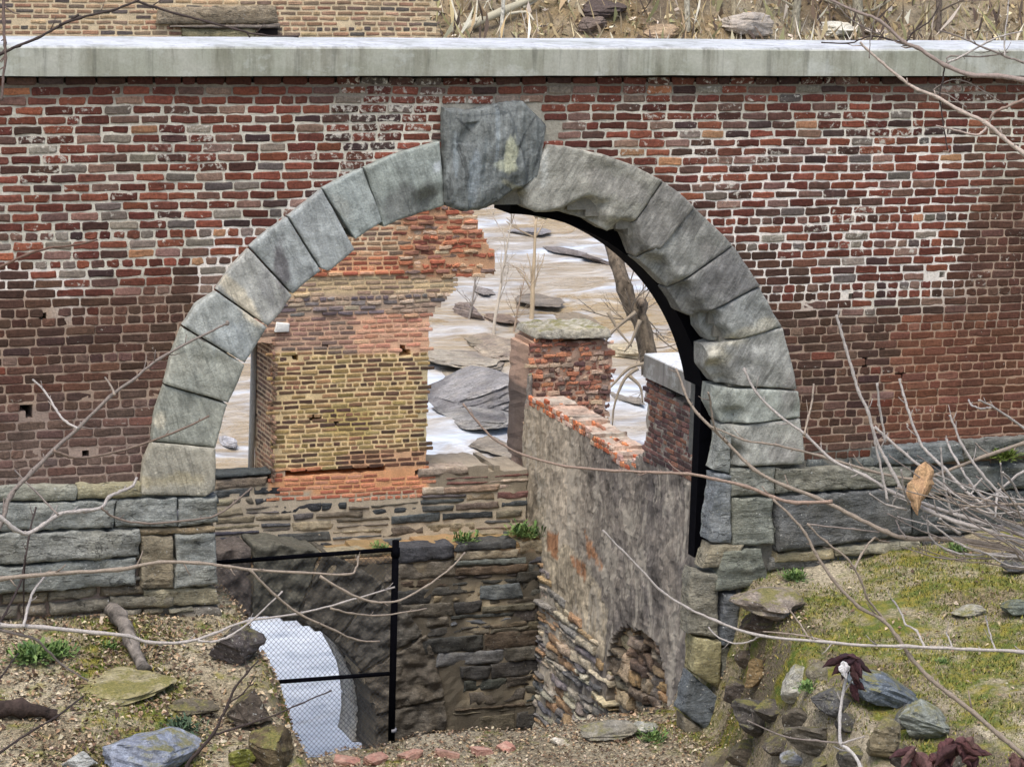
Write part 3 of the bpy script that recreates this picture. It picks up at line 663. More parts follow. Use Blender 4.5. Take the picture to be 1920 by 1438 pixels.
# ---------------------------------------------------------------- chain link fence in the opening
FE = thing('chain_link_fence', (-.6, .95, -.2), 'black pipe and chain link fence panel across the lower left of the arch opening', 'fence')
p0, p1 = atY(742, 1013, .92), atY(733, 1420, .92)
mb = MB(); tube(mb, [p1, p1.lerp(p0, .5), p0], .028, .028, blk, 12, knob=0); tube(mb, [p0-Vector((0, 0, .13)), p0-Vector((0, 0, .06))], .036, .036, blk, 12, knob=0); mb.build('post', M_STEEL, FE)
mb = MB(); tube(mb, [atY(402, 1055, .92), atY(570, 1042, .92), atY(735, 1030, .92)], .018, .018, blk, 10, knob=0); mb.build('top_rail', M_STEEL, FE)
mb = MB(); tube(mb, [atY(480, 1281, .92), atY(735, 1262, .92)], .017, .017, blk, 10, knob=0); mb.build('middle_rail', M_STEEL, FE)
p = atY(736, 1368, .92); mb = MB(); tube(mb, [p+Vector((0, 0, -.014)), p+Vector((0, 0, .014))], .032, .032, srgb(150, 150, 155), 12, knob=0); mb.build('band_clamp', M_WIRE, FE)
mb = MB(); x0, x1, z0, z1, dg, dv = -2.1, -.62, -.28, 1.53, .040, .043
k = -60
while k < 90:
    for s in (1, -1):
        c = x0+k*dg; pts = []
        for z in (z0, z1):
            pts.append(((c+s*(z-z0)*dg/dv), z))
        (xa, za), (xb, zb) = pts
        # clip to the panel
        def cl(xa, za, xb, zb, X): t = (X-xa)/(xb-xa); return X, za+(zb-za)*t
        if xa > xb: xa, za, xb, zb = xb, zb, xa, za
        if xb <= x0 or xa >= x1: continue
        if xa < x0: xa, za = cl(xa, za, xb, zb, x0)
        if xb > x1: xb, zb = cl(xa, za, xb, zb, x1)
        tube(mb, [Vector((xa, .935+.003*s, za)), Vector((xb, .935-.003*s, zb))], .0014, .0014, (.06, .065, .07), 4, knob=0, cap=False)
    k += 1
mb.build('wire_mesh', M_WIRE, FE)

# ================================================================ THE RUIN BEHIND
YB = 16.0; FB = FY(YB)
LIMEY = [srgb(174, 148, 92), srgb(154, 128, 78), srgb(138, 106, 76), srgb(166, 130, 88), srgb(118, 92, 70), srgb(180, 154, 100), srgb(102, 80, 66), srgb(158, 118, 88)]
BUFF = [srgb(184, 150, 116), srgb(166, 134, 106), srgb(146, 124, 104), srgb(108, 98, 92), srgb(196, 166, 126), srgb(172, 130, 102)]
ORNG = [srgb(206, 128, 88), srgb(190, 108, 76), srgb(216, 146, 106), srgb(170, 96, 70), srgb(160, 112, 90)]
RUIN = thing('ruined_mill_wall', (3.5, 16.4, -5), 'tall weathered mill wall with a yellow stained brick pier, seen through the arch and over the coping', 'ruined wall')
OUT = pxY([(-420, -70), (826, -70), (822, -20), (814, 30), (816, 72), (842, 200), (866, 330), (884, 395), (893, 418), (900, 440), (914, 462), (926, 482), (927, 512), (890, 519), (862, 517), (850, 519), (848, 535), (842, 556), (826, 568), (808, 590), (803, 612), (806, 650), (803, 750), (801, 880), (984, 878), (988, 905), (990, 1100), (-420, 1140)], YB)
WIN = pxY([(370, 640), (511, 640), (511, 905), (370, 915)], YB)
SLOT = pxY([(428, 46), (520, 49), (520, 62), (428, 60)], YB)
BH = [(atY(a, b, YB).x, atY(a, b, YB).z, r) for a, b, r in [(553, 667, .055), (758, 659, .06), (609, 645, .035), (590, 787, .05), (630, 795, .035), (755, 650, .04)]]
def back_mask(u, v):
    j = .05*nz(u*6, v*6, 2)
    if not inpoly(OUT, u+j, v+.7*j): return False
    if inpoly(WIN, u, v): return False
    yy_, xx_ = py_of(u, v)
    if 496 < xx_ < 800 and abs(yy_-(886-.012*(xx_-500)+5*nz(u*2.5, 3))) < 4.6: return False       # the open crack under the pier
    for a, b, r in BH:
        if abs(u-a) < r*1.3 and abs(v-b) < r*.8: return False
    return True
def yb(py, u): return atY(960, py, YB).z + 0.0*(u)
def py_of(u, v):
    d = Vector((u, YB, v))-CAM; k = FP/d.dot(FW); return 719-k*d.dot(UP), 960+k*d.dot(RT)
def bandcol(u, v, mort=False):
    """weathering of the ruin in bands: buff top, orange rim, ledge course, orange patch, olive pier, orange foot"""
    y, x = py_of(u, v); y += 8*nz(u*1.1, v*1.4, 3)
    if y < 150: return srgb(226, 206, 170), BUFF
    if 335 < y < 520 and x > 745+25*nz(v*4, 1): return srgb(204, 162, 126), ORNG+[srgb(150, 90, 72), srgb(168, 118, 96), srgb(220, 192, 156), srgb(206, 170, 136), srgb(150, 126, 110)]
    if y < 475: return srgb(232, 206, 170), [srgb(166, 134, 106), srgb(176, 128, 94), srgb(190, 134, 98), srgb(130, 106, 90)]
    if y < 518: return srgb(226, 180, 138), ORNG+[srgb(214, 164, 126)]
    if y < 552: return srgb(222, 198, 156), [srgb(214, 186, 146), srgb(196, 172, 136), srgb(170, 146, 120)]
    if y < 590: return srgb(190, 168, 146), [srgb(134, 124, 122), srgb(152, 140, 134), srgb(116, 106, 108), srgb(186, 160, 134), srgb(204, 182, 154)]
    if y < 662: return (srgb(232, 188, 154), [srgb(220, 162, 130), srgb(206, 146, 116), srgb(226, 174, 140)]) if x > 665+20*nz(v*5, 2) else (srgb(212, 178, 150), [srgb(190, 146, 122), srgb(172, 134, 114), srgb(142, 118, 106)])
    if y < 880 and x > 808: return srgb(158, 148, 132), BUFF
    if y < 880:
        e = sm(770, 800, x); m = mix(srgb(240, 214, 164), srgb(204, 190, 152), e)
        if 760 < y < 820 and 610 < x < 700: m = mix(m, srgb(196, 176, 96), .6)
        if y > 845 and x > 640: return srgb(220, 178, 140), [srgb(164, 118, 90), srgb(120, 84, 66), srgb(96, 72, 60)]
        return m, LIMEY
    if not 505 < x < 806: return srgb(150, 140, 122), ORNG
    return srgb(230, 174, 128), ORNG[:3]+[srgb(220, 140, 94)]
def back_style(u, v):
    m, pal = bandcol(u, v); y, x = py_of(u, v)
    c = rng.choice(pal); l_ = sum(c)/3; c = vary(mix(c, (l_,)*3, .20 if 885 < py_of(u, v)[0] < 945 else .12), .2, .05)
    h = rng.uniform(.001, .006); wob = .003
    if 335 < y < 520 and x > 745: h = rng.uniform(-.01, .035); wob = .014
    if 552 < y < 592: h = rng.uniform(.005, .03); wob = .008
    if 505 < y < 518: h = .03
    if rng.random() < .02: return None
    return rng.uniform(.021, .029), tuple(x*.92 for x in c)+(rng.uniform(0, .5),), h, wob
mb = MB()
zs = yb(912, 0)
def core_mask(u, v): return back_mask(u, v) and v > -6.2
solid(mb, FY(YB+.004), -6.5, 7.0, -6.2, 5.6, .085, core_mask, lambda u, v: (lambda p: bandcol(u, v)[0] if p < 925 else srgb(192, 180, 158))(py_of(u, v)[0]), .86, mat=1, rough=.003, jag=.03)
def bm(u, v):
    y, x = py_of(u, v)
    if abs(y-886) < 5 and 490 < x < 802: return False
    return back_mask(u, v) and y < (938 if x < 806 else 800) and (y < 880 or x > 508)
brickwork(mb, FB, -6.5, 6.3, zs-.3, 5.55, .0675, .222, bm, back_style, header=lambda k: k % 6 == 2, wave=.012)
mb.build('brickwork', [M_BUFF, M_MORT], RUIN)
# left reveal of the pier, facing the window
mb = MB(); pe = atY(510, 780, YB).x; FRV = FX(pe, YB+.86)
za, zb_ = atY(510, 900, YB).z, atY(510, 640, YB).z
solid(mb, FX(pe+.003, YB+.86), 0, .86, za, zb_, .07, lambda u, v: True, lambda u, v: srgb(204, 184, 156), .2, mat=1, rough=.003)
brickwork(mb, FRV, 0.02, .84, za, zb_, .0675, .215, lambda u, v: u > .03, lambda u, v: (.024, tuple(vary(rng.choice([srgb(140, 112, 94), srgb(122, 100, 86), srgb(156, 126, 104), srgb(106, 88, 78)]), .2, .05))+(.3,), .003, .003))
mb.build('pier_reveal', [M_BUFF, M_MORT], RUIN)
p0, p1 = atY(476, 690, YB+.84), atY(470, 905, YB+.84)
mb = MB(); tube(mb, [p0+Vector((0, 0, 1)), p0, p1], .045, .045, srgb(178, 180, 176), 8, knob=0); mb.build('downpipe', M_WIRE, RUIN)
# lintel above the hidden window, in the strip over the coping
def slabstone(name, q, y, depth, col, h0, parent, mat, **kw):
    mb = MB(); a = dict(rough=.02, edge=.02, rnd=.03, freq=4, cell=.06, skirt=1); a.update(kw)
    quadstone(mb, FY(y), pxY(q, y), depth, col, h0=h0, **a); return mb.build(name, mat, parent)
slabstone('lintel', [(290, 46), (520, 44), (516, 10), (296, 14)], YB, .3, srgb(150, 138, 118), .05, RUIN, M_FOUND)
slabstone('sill_board', [(318, 51), (523, 54), (523, 46), (318, 48)], YB, .2, srgb(120, 112, 104), .09, RUIN, M_FOUND, cell=.1, strata=0)
slabstone('window_infill', [(340, 90), (480, 90), (478, 54), (340, 53)], YB, .2, srgb(150, 142, 112), .035, RUIN, M_FOUND)
mb = MB(); a = atY(486, 54, YB-.06); b = atY(521, 66, YB-.06); box(mb, a.x, b.x, YB-.055, YB+.05, b.z, a.z, (.012, .01, .01)); mb.build('slot_shade', M_STEEL, RUIN)  # solid black block standing in for the shade inside the slot
slabstone('wall_bracket', [(514, 622), (540, 621), (541, 606), (518, 604)], YB, .1, srgb(226, 226, 220), .06, RUIN, M_WIRE, rough=.004, edge=.004)
# stone base: band of schist courses under the pier, ledge, and the lower wall with the culvert arch
def dcol(u, v):
    y, x = py_of(u, v)
    if y < 940 and x > 800: return vary(rng.choice([srgb(150, 134, 116), srgb(170, 158, 144), srgb(122, 92, 84), srgb(96, 92, 90)]), .2)
    if y < 1030: return vary(rng.choice([srgb(82, 84, 86), srgb(98, 98, 96), srgb(110, 104, 94), srgb(70, 72, 76), srgb(144, 134, 114), srgb(116, 108, 98), srgb(162, 150, 128), srgb(92, 94, 94)]), .2)
    return vary(rng.choice([srgb(98, 93, 84), srgb(86, 83, 77), srgb(108, 101, 88), srgb(76, 76, 74), srgb(94, 92, 88), srgb(120, 110, 92), srgb(104, 108, 108), srgb(88, 78, 66)]), .2)
mb = MB()
def sb_mask(u, v):
    y, x = py_of(u, v)
    return x < 992 and (((943 if 490 < x < 815 else 936) < y < 1045) or (882 < y < 940 and (x > 812 or x < 508)))
rubble(mb, FB, 1.4, 6.6, -2.75, -1.35, (.11, .17), (.3, .85), sb_mask, dcol, depth=.3, h0=.004, proud=.020, rough=.016, cell=.05, gap=.016, skew=.02, edge=.012, rnd=.012, strata=.008)
mb.build('stone_courses', M_DARK, RUIN)
YL = YB-.58; FL = FY(YL)
CUL = (atY(468, 1395, YL).x, atY(452, 1395, YL).z); CR = atY(704, 1395, YL).x-CUL[0]
def low_mask(u, v):
    du, dv = u-CUL[0], v-CUL[1]
    if dv > 0 and math.hypot(du, dv) < CR: return False
    if dv <= 0 and abs(du) < CR: return False
    return True
ztop = atY(860, 1030, YL).z
mb = MB()
solid(mb, FL, -1.0, 6.75, -7.0, ztop, .09, low_mask, lambda u, v: mix(srgb(100, 94, 82), srgb(164, 152, 128), sm(0, .3, nz(u*1.5, v*2))) if v < ztop-.05 else srgb(186, 160, 128), .6, mat=1, rough=.02)
def lm2(u, v): return low_mask(u, v) and math.hypot(u-CUL[0], v-CUL[1]) > CR+1.02
rubble(mb, FL, 1.2, 6.7, -6.6, ztop-.06, (.11, .30), (.35, 1.1), lm2, dcol, depth=.3, h0=.006, proud=.025, rough=.028, cell=.045, gap=.011, skew=.026, edge=.008, rnd=.008, strata=.012)
solid(mb, Frame((0, YL+.02, 0), (1, 0, 0), (0, 0, 1), (0, -1, 0)), 2.2, 6.7, ztop-.02, ztop+.09, .045, lambda u, v: nz(u*2, v*9)*.06+ztop+.05 > v, lambda u, v: mix(srgb(172, 140, 104), srgb(120, 110, 76), .5+nz(u*2, 4)), .58, mat=1, rough=.02, jag=.02)
mb.build('lower_wall', [M_DARK, M_MORT], RUIN)
A0, A1, NV = -12, 192, 10
for i in range(NV):
    a, b = math.radians(A0+(A1-A0)*i/NV+.5), math.radians(A0+(A1-A0)*(i+1)/NV-.5)
    arc = lambda r: [(CUL[0]+r*math.cos(a+(b-a)*k/6), CUL[1]+r*math.sin(a+(b-a)*k/6)) for k in range(7)]
    mb = MB(); stone(mb, FL, arc(CR+1.0*rng.uniform(.94, 1.03)), arc(CR), 40, 26, .9, vary(srgb(92, 89, 82), .2), h0=.03, rough=.045, edge=.012, rnd=.012, freq=6, chip=1.2, skirt=3, back=True)
    mb.build('arch_stone', M_DARK, RUIN)
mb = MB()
for i in range(12): # tunnel lining behind the face stones; light from outside put into its pale colour
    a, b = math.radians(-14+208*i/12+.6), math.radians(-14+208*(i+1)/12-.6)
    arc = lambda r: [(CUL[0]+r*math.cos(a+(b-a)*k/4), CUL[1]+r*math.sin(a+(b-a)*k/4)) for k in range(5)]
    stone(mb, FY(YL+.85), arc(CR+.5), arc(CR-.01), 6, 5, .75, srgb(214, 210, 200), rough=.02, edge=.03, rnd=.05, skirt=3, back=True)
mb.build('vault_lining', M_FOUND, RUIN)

# ---------------------------------------------------------------- broken end of the ruin right of the window
STUB = thing('broken_brick_stub', (7.0, 16.6, -4), 'ragged broken brick wall end with a flat stone on top, beside the river window', 'ruined wall')
SO = pxY([(994, 654), (1004, 640), (1030, 634), (1080, 640), (1142, 634), (1144, 700), (1138, 800), (1150, 880), (1200, 900), (1200, 1100), (990, 1100), (992, 880), (990, 760)], YB+.25)
FSB = FY(YB+.25); mb = MB()
def st_col(u, v):
    x = py_of(u, v)[1]
    return srgb(116, 102, 92) if x < 1004 else srgb(190, 160, 138)
solid(mb, FY(YB+.255), 5.8, 8.6, -3.2, .9, .07, lambda u, v: inpoly(SO, u+.03*nz(u*8, v*8), v+.03*nz(u*8, v*8, 4)), st_col, .8, mat=1, rough=.02, jag=.03)
def st_style(u, v):
    x = py_of(u, v)[1]
    if x < 1000+12*nz(v*3, 4): return .024, tuple(vary(rng.choice([srgb(124, 100, 90), srgb(108, 90, 84), srgb(136, 112, 100)]), .2))+(.5,), .006, .006
    c = rng.choice([srgb(170, 116, 94), srgb(136, 96, 82), srgb(192, 132, 102), srgb(108, 84, 78), srgb(196, 170, 146), srgb(204, 142, 108), srgb(156, 138, 124)])
    return rng.uniform(.012, .03), tuple(vary(c, .22))+(rng.uniform(0, .6),), rng.uniform(-.01, .035), .014
brickwork(mb, FSB, 5.9, 8.5, -2.8, .85, .07, .19, lambda u, v: inpoly(SO, u, v), st_style, header=lambda k: k % 2 == 1, wave=.02)
mb.build('brickwork', [M_BUFF, M_MORT], STUB)
slabstone('cap_stone', [(1006, 636), (1144, 632), (1138, 614), (1012, 620)], YB+.2, .8, srgb(170, 166, 152), .05, STUB, M_ROCK, strata=.05, rough=.03, cell=.04, rnd=.02)
slabstone('edge_stone', [(984, 860), (996, 860), (998, 700), (990, 705)], YB+.2, .04, srgb(140, 134, 126), .02, STUB, M_ROCK, strata=.02, rough=.03)

# ---------------------------------------------------------------- rendered cross wall running towards the viewer
XC = 6.43
def pxX(pts, x=XC):
    return [(YB-p.y, p.z) for p in (atX(a, b, x) for a, b in pts)]
CROSS = thing('rendered_cross_wall', (7, 13, -5), 'dark grey plastered cross wall with a broken sloping brick top and a rubble doorway', 'ruined wall')
FC = FX(XC, YB)
pr = pxX([(984, 756), (1000, 748), (1030, 762), (1060, 778), (1100, 806), (1140, 836), (1172, 872), (1192, 862), (1208, 846), (1214, 800), (1212, 706), (1330, 792)])
u9 = 10.5; z9 = pr[-1][1]
CO = pr+[(u9, z9), (u9, -6.5), (-.4, -6.5)]
DO = pxX([(1138, 1345), (1136, 1240), (1150, 1188), (1172, 1172), (1200, 1180), (1226, 1196), (1240, 1230), (1250, 1290), (1254, 1350)])
def cross_mask(u, v):
    j = .04*nz(u*5, v*5, 7)
    return inpoly(CO, u+j, v+j) and not inpoly(DO, u, v)
def toppy(u):      # height of the broken crest above u
    for a, b in zip(pr, pr[1:]):
        if min(a[0], b[0]) <= u <= max(a[0], b[0]) and abs(b[0]-a[0]) > 1e-6: return a[1]+(b[1]-a[1])*(u-a[0])/(b[0]-a[0])
    return z9
BRK = pxX([(1210, 700), (1340, 700), (1340, 930), (1300, 905), (1250, 880), (1205, 862)])
STR = pxX([(985, 1030), (1020, 1060), (1046, 1120), (1085, 1160), (1120, 1200), (1142, 1260), (1140, 1345), (1250, 1352), (1250, 1420), (980, 1440)])
TAN = pxX([(1010, 1010), (1060, 1020), (1105, 1060), (1140, 1150), (1130, 1240), (1080, 1180), (1030, 1110)])
PEEL = [pxX([(1024, 985), (1048, 1000), (1046, 1050), (1026, 1030)]), pxX([(1094, 992), (1112, 1030), (1136, 1065), (1128, 1068), (1100, 1040)]), pxX([(1068, 1040), (1100, 1060), (1096, 1092), (1074, 1062)])]
def plcol(u, v):
    j = .08*fbm(u*3, v*3, 3)
    c = mix(srgb(182, 172, 154), srgb(128, 122, 114), sm(1.2, 2.6, u)+.3*fbm(u*1.5, v*1.5, 1))
    c = mix(c, srgb(150, 138, 118), .6*sm(1.0, .2, u))
    if inpoly(TAN, u+j, v+j): c = mix(c, srgb(186, 174, 150), .85)
    for P in PEEL:
        if inpoly(P, u+j*.6, v+j*.6): c = srgb(172, 130, 98)
    d = toppy(u)-v
    if d < .07 and u < 3.6: c = mix(srgb(186, 156, 136), srgb(150, 140, 128), .5+nz(u*3, 2))
    return c
mb = MB(); solid(mb, FC, -.4, 10.4, -6.4, 1.5, .05, lambda u, v: cross_mask(u, v), plcol, .46, mat=0, rough=.02, jag=.03)
mb.build('rendered_face', M_PLAS, CROSS)
mb = MB()
brickwork(mb, FC, 2.5, 8.6, -1.9, 1.4, .069, .205, lambda u, v: inpoly(BRK, u, v) and cross_mask(u, v), lambda u, v: (rng.uniform(.012, .02), tuple(vary(rng.choice([srgb(110, 84, 78), srgb(96, 74, 72), srgb(126, 96, 88), srgb(84, 68, 68), srgb(134, 98, 82)]), .18))+(rng.uniform(.1, .6),), rng.uniform(.004, .014), .004))
def crest(u, v): return inpoly(CO, u, v) and toppy(u)-v < .17 and u < 3.75
for dx in (0, .22):       # broken bricks along the crest, laid through the thickness
    brickwork(mb, FX(XC+dx, YB), 0, 3.7, -1.4, .6, .068, .15, lambda u, v: toppy(u)-v < .11 and toppy(u)-v > -.02*(1+2*nz(u*6, dx*9)), lambda u, v: (.010, tuple(vary(rng.choice(ORNG+[srgb(214, 186, 168), srgb(196, 176, 160), srgb(180, 150, 136)]), .18))+(rng.uniform(.3, 1),), rng.uniform(.0, .02), .012))
mb.build('broken_brickwork', [M_BUFF, M_MORT], CROSS)
mb = MB()
rubble(mb, FC, -.3, 6, -6.3, -2.2, (.06, .15), (.2, .7), lambda u, v: inpoly(STR, u, v) and not inpoly(DO, u, v), lambda u, v: vary(rng.choice([srgb(190, 182, 166), srgb(172, 164, 152), srgb(134, 132, 130), srgb(204, 192, 168), srgb(116, 116, 118), srgb(172, 146, 116)]), .2), depth=.3, h0=.01, proud=.06, rough=.03, cell=.05, gap=.01, skew=.025, edge=.02, rnd=.02, strata=.025)
mb.build('exposed_masonry', M_FOUND, CROSS)
mb = MB()   # far jamb of the doorway, in rubble
dl = [p[0] for p in DO]; ua, ub = min(dl), max(dl)
rubble(mb, FX(XC+.13, YB), ua-.1, ub-.17, -5.6, -2.9, (.10, .22), (.2, .5), lambda u, v: True, lambda u, v: vary(rng.choice([srgb(178, 160, 132), srgb(148, 130, 108), srgb(200, 182, 154), srgb(112, 100, 88), srgb(160, 136, 104), srgb(134, 126, 114)]), .2), depth=.25, h0=.0, proud=.10, rough=.05, cell=.04, gap=.008, skew=.03, edge=.012, rnd=.012)
mb.build('doorway_rubble', M_FOUND, CROSS)
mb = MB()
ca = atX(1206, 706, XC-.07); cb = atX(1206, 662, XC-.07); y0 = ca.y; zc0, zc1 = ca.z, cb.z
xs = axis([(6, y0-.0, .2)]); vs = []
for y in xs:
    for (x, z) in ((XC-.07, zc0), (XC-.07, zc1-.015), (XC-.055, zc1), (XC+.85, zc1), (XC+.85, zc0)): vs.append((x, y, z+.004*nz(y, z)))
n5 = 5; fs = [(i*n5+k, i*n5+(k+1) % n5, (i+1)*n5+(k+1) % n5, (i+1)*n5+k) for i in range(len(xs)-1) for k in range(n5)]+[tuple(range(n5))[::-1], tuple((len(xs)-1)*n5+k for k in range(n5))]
mb.add(vs, fs, [(srgb(214, 218, 224) if i % 5 in (2, 3) else srgb(146, 144, 140)) for i in range(len(vs))]); mb.build('coping', M_CONC, CROSS)  # top face vertices paler and bluish: sky light put into the colour

# ================================================================ THE RIVER'S ROCKS AND TREES
def riverrock(px, py, w_, hgt, dep, col, seed, label, rot=(0, 0, 0), col2=None, cat='rock', up=.3, name='river_rock', planes=10, rough=.08):
    p = on_river(px, py); k = (p-CAM).dot(FW)/FP
    mb = MB(); rock(mb, (0, 0, 0), (w_*k/2, dep, hgt*k/2), col, seed, 4, planes, rough, rot, (.45, .8), col2)
    o = mb.build(name, M_RIV); o.location = p+Vector((0, 0, hgt*k/2*up)); tag(o, label, cat, 'rocks in the river'); return o
riverrock(884, 744, 200, 50, 2.4, srgb(164, 162, 160), 3, 'long slanting striped grey ledge in the river beside the yellow pier', rot=(0, -.26, .1), col2=srgb(58, 56, 62), planes=7, rough=.05)
riverrock(892, 782, 170, 26, 1.3, srgb(166, 164, 158), 5, 'flat pale slab at the foot of the slanting river ledge', rot=(0, -.08, .1), col2=srgb(72, 70, 74))
riverrock(860, 675, 180, 26, 1.8, srgb(186, 178, 160), 8, 'low tan shelf of rock crossing the river behind the pier', rot=(0, .05, 0), col2=srgb(120, 112, 106))
riverrock(930, 652, 130, 22, 2.0, srgb(178, 166, 146), 9, 'low brown shelf of rock under the thin saplings', col2=srgb(120, 108, 100))
riverrock(880, 594, 44, 40, .9, srgb(110, 100, 100), 12, 'dark purple-grey boulder in white water beside the broken wall edge', rot=(0, .3, .3), col2=srgb(150, 138, 128))
riverrock(1122, 491, 60, 14, .8, srgb(104, 96, 92), 14, 'small dark rock breaking the foam near the leaning trunk', rot=(0, .25, 0))
riverrock(1000, 436, 90, 10, .8, srgb(140, 138, 140), 15, 'thin far rock line in the foam below the keystone')
riverrock(1180, 662, 90, 28, 1.2, srgb(196, 186, 160), 16, 'pale tan boulder at the foot of the leaning trunk', col2=srgb(140, 130, 112))
riverrock(428, 832, 30, 24, .5, srgb(196, 196, 198), 17, 'round pale boulder in the river left of the yellow pier', col2=srgb(140, 140, 146))
riverrock(1180, 850, 70, 50, .8, srgb(186, 188, 196), 18, 'grey boulder in the gap between the two brick walls', col2=srgb(140, 142, 150))
riverrock(940, 600, 60, 18, 1.0, srgb(150, 132, 116), 19, 'brown leafy rock under the straight pale sapling', col2=srgb(110, 96, 86))
for a, b, w_, h_, c, sd_, lab in [(850, 702, 90, 14, srgb(150, 142, 128), 301, 'thin grey ledge touching the right edge of the yellow pier'), (905, 640, 120, 12, srgb(140, 130, 114), 302, 'flat brown ledge just above the low brown shelf'), (1010, 560, 110, 9, srgb(128, 120, 110), 303, 'thin dark ledge in the tan water behind the straight sapling'),
  (900, 545, 70, 10, srgb(136, 130, 126), 304, 'grey ledge in the white water right of the broken wall corner'), (1080, 600, 90, 10, srgb(146, 134, 116), 305, 'tan ledge in the river left of the leaning trunk'), (1160, 745, 70, 12, srgb(134, 128, 120), 306, 'low grey ledge in the gap right of the brick stub'), (925, 835, 100, 10, srgb(142, 134, 122), 307, 'thin ledge in the water just above the stone sill'), (1060, 470, 80, 7, srgb(120, 114, 112), 308, 'narrow dark ledge far out under the right arch stones')]:
    riverrock(a, b, w_, h_, 1.4, tuple(x*1.25 for x in c), sd_, lab, col2=tuple(x*.7 for x in c), up=.1, planes=18, rough=.14)
TRK = srgb(128, 116, 100)
def twigs(mb, base, direction, length, r, col, depth, spread=.5, n=3, k=4):
    """recursive bare branching"""
    P = [base]; d = direction.normalized()
    for i in range(k):
        d = (d+Vector((rng.gauss(0, .12), rng.gauss(0, .12), rng.gauss(.03, .1)))).normalized(); P.append(P[-1]+d*length/k)
    tube(mb, catmull(P, 2), r, r*.5, col, 5, knob=.1)
    if depth > 0:
        for i in range(n):
            t = rng.uniform(.35, 1); q = P[min(k, int(t*k))]
            a = Vector((rng.gauss(0, 1), rng.gauss(0, 1), rng.gauss(.35, .5))).normalized()
            twigs(mb, q, (d+a*spread).normalized(), length*rng.uniform(.4, .65), r*.5, col, depth-1, spread, n, max(2, k-1))
def sapling(px, py, hpx, r, lean, label, col, seed, dep=2, group='saplings on the river rocks', name='bare_sapling'):
    rng.seed(seed); p = on_river(px, py); k = (p-CAM).dot(FW)/FP; H = hpx*k
    t = thing(name, p, label, 'tree', group); mb = MB()
    P = [p-Vector((0, 0, .3))]; d = Vector((lean, 0, 1)).normalized()
    for i in range(6):
        d = (d+Vector((rng.gauss(0, .05), rng.gauss(0, .05), .08))).normalized(); P.append(P[-1]+d*(H+.3)/6)
    tube(mb, catmull(P, 3), r, r*.35, col, 7, knob=.1); mb.build('trunk', M_BARK, t)
    mb = MB()
    for i in range(9):
        q = P[rng.randint(2, 6)]; twigs(mb, q, Vector((rng.gauss(0, .6), rng.gauss(0, .6), 1)), H*rng.uniform(.25, .45), r*.32, mix(col, (.3, .26, .22), .3), dep, .6, 2)
    mb.build('branches', M_BARK, t)
sapling(996, 600, 190, .075, .02, 'straight pale sapling rising from the river below the keystone', srgb(186, 168, 140), 21)
sapling(926, 625, 210, .05, -.03, 'thin whitish sapling beside the broken brick edge', srgb(196, 186, 170), 22)
sapling(876, 600, 120, .035, .05, 'slender grey sapling in front of the dark boulder', srgb(150, 142, 134), 23)
sapling(960, 620, 110, .03, .18, 'small twiggy sapling left of the straight pale one', srgb(158, 140, 122), 24, dep=3)
rng.seed(5)
LT = thing('leaning_tree', on_river(1216, 690), 'mottled brown tree trunk leaning left in front of the river', 'tree')
pts = [(1222, 700, 44), (1210, 640, 44), (1200, 600, 44), (1182, 572, 44), (1168, 530, 44), (1156, 490, 44.3), (1140, 440, 44.6), (1118, 380, 45), (1100, 300, 45.5), (1090, 180, 46)]
P = catmull([atD(*q) for q in pts], 4); mb = MB(); tube(mb, P, .155, .09, srgb(104, 94, 80), 12, knob=.16, col2=srgb(92, 82, 70)); mb.build('trunk', M_TRUNK, LT)
mb = MB(); tube(mb, catmull([atD(1196, 600, 44), atD(1206, 570, 43.9), atD(1198, 566, 43.8)], 3), .10, .07, srgb(120, 108, 94), 8); mb.build('broken_limb', M_TRUNK, LT)
mb = MB()
for q in ([(1192, 585), (1150, 620), (1128, 650), (1100, 690)], [(1200, 600), (1184, 640), (1170, 660)], [(1216, 680), (1180, 690), (1150, 720), (1120, 752)], [(1140, 585), (1160, 620), (1185, 650)], [(1196, 690), (1170, 712), (1152, 760), (1148, 800)], [(1180, 705), (1200, 725), (1205, 755)], [(1150, 460), (1130, 430), (1112, 424)]):
    tube(mb, catmull([atD(a, b, 43.6) for a, b in q], 4), .035, .012, srgb(150, 138, 120), 5)
for i in range(12):
    q = P[rng.randint(3, 14)]; twigs(mb, q, Vector((rng.gauss(0, 1), rng.gauss(0, .5), rng.gauss(.3, .7))), 1.1, .014, srgb(140, 128, 112), 2, .7, 3)
mb.build('branches', M_BARK, LT)

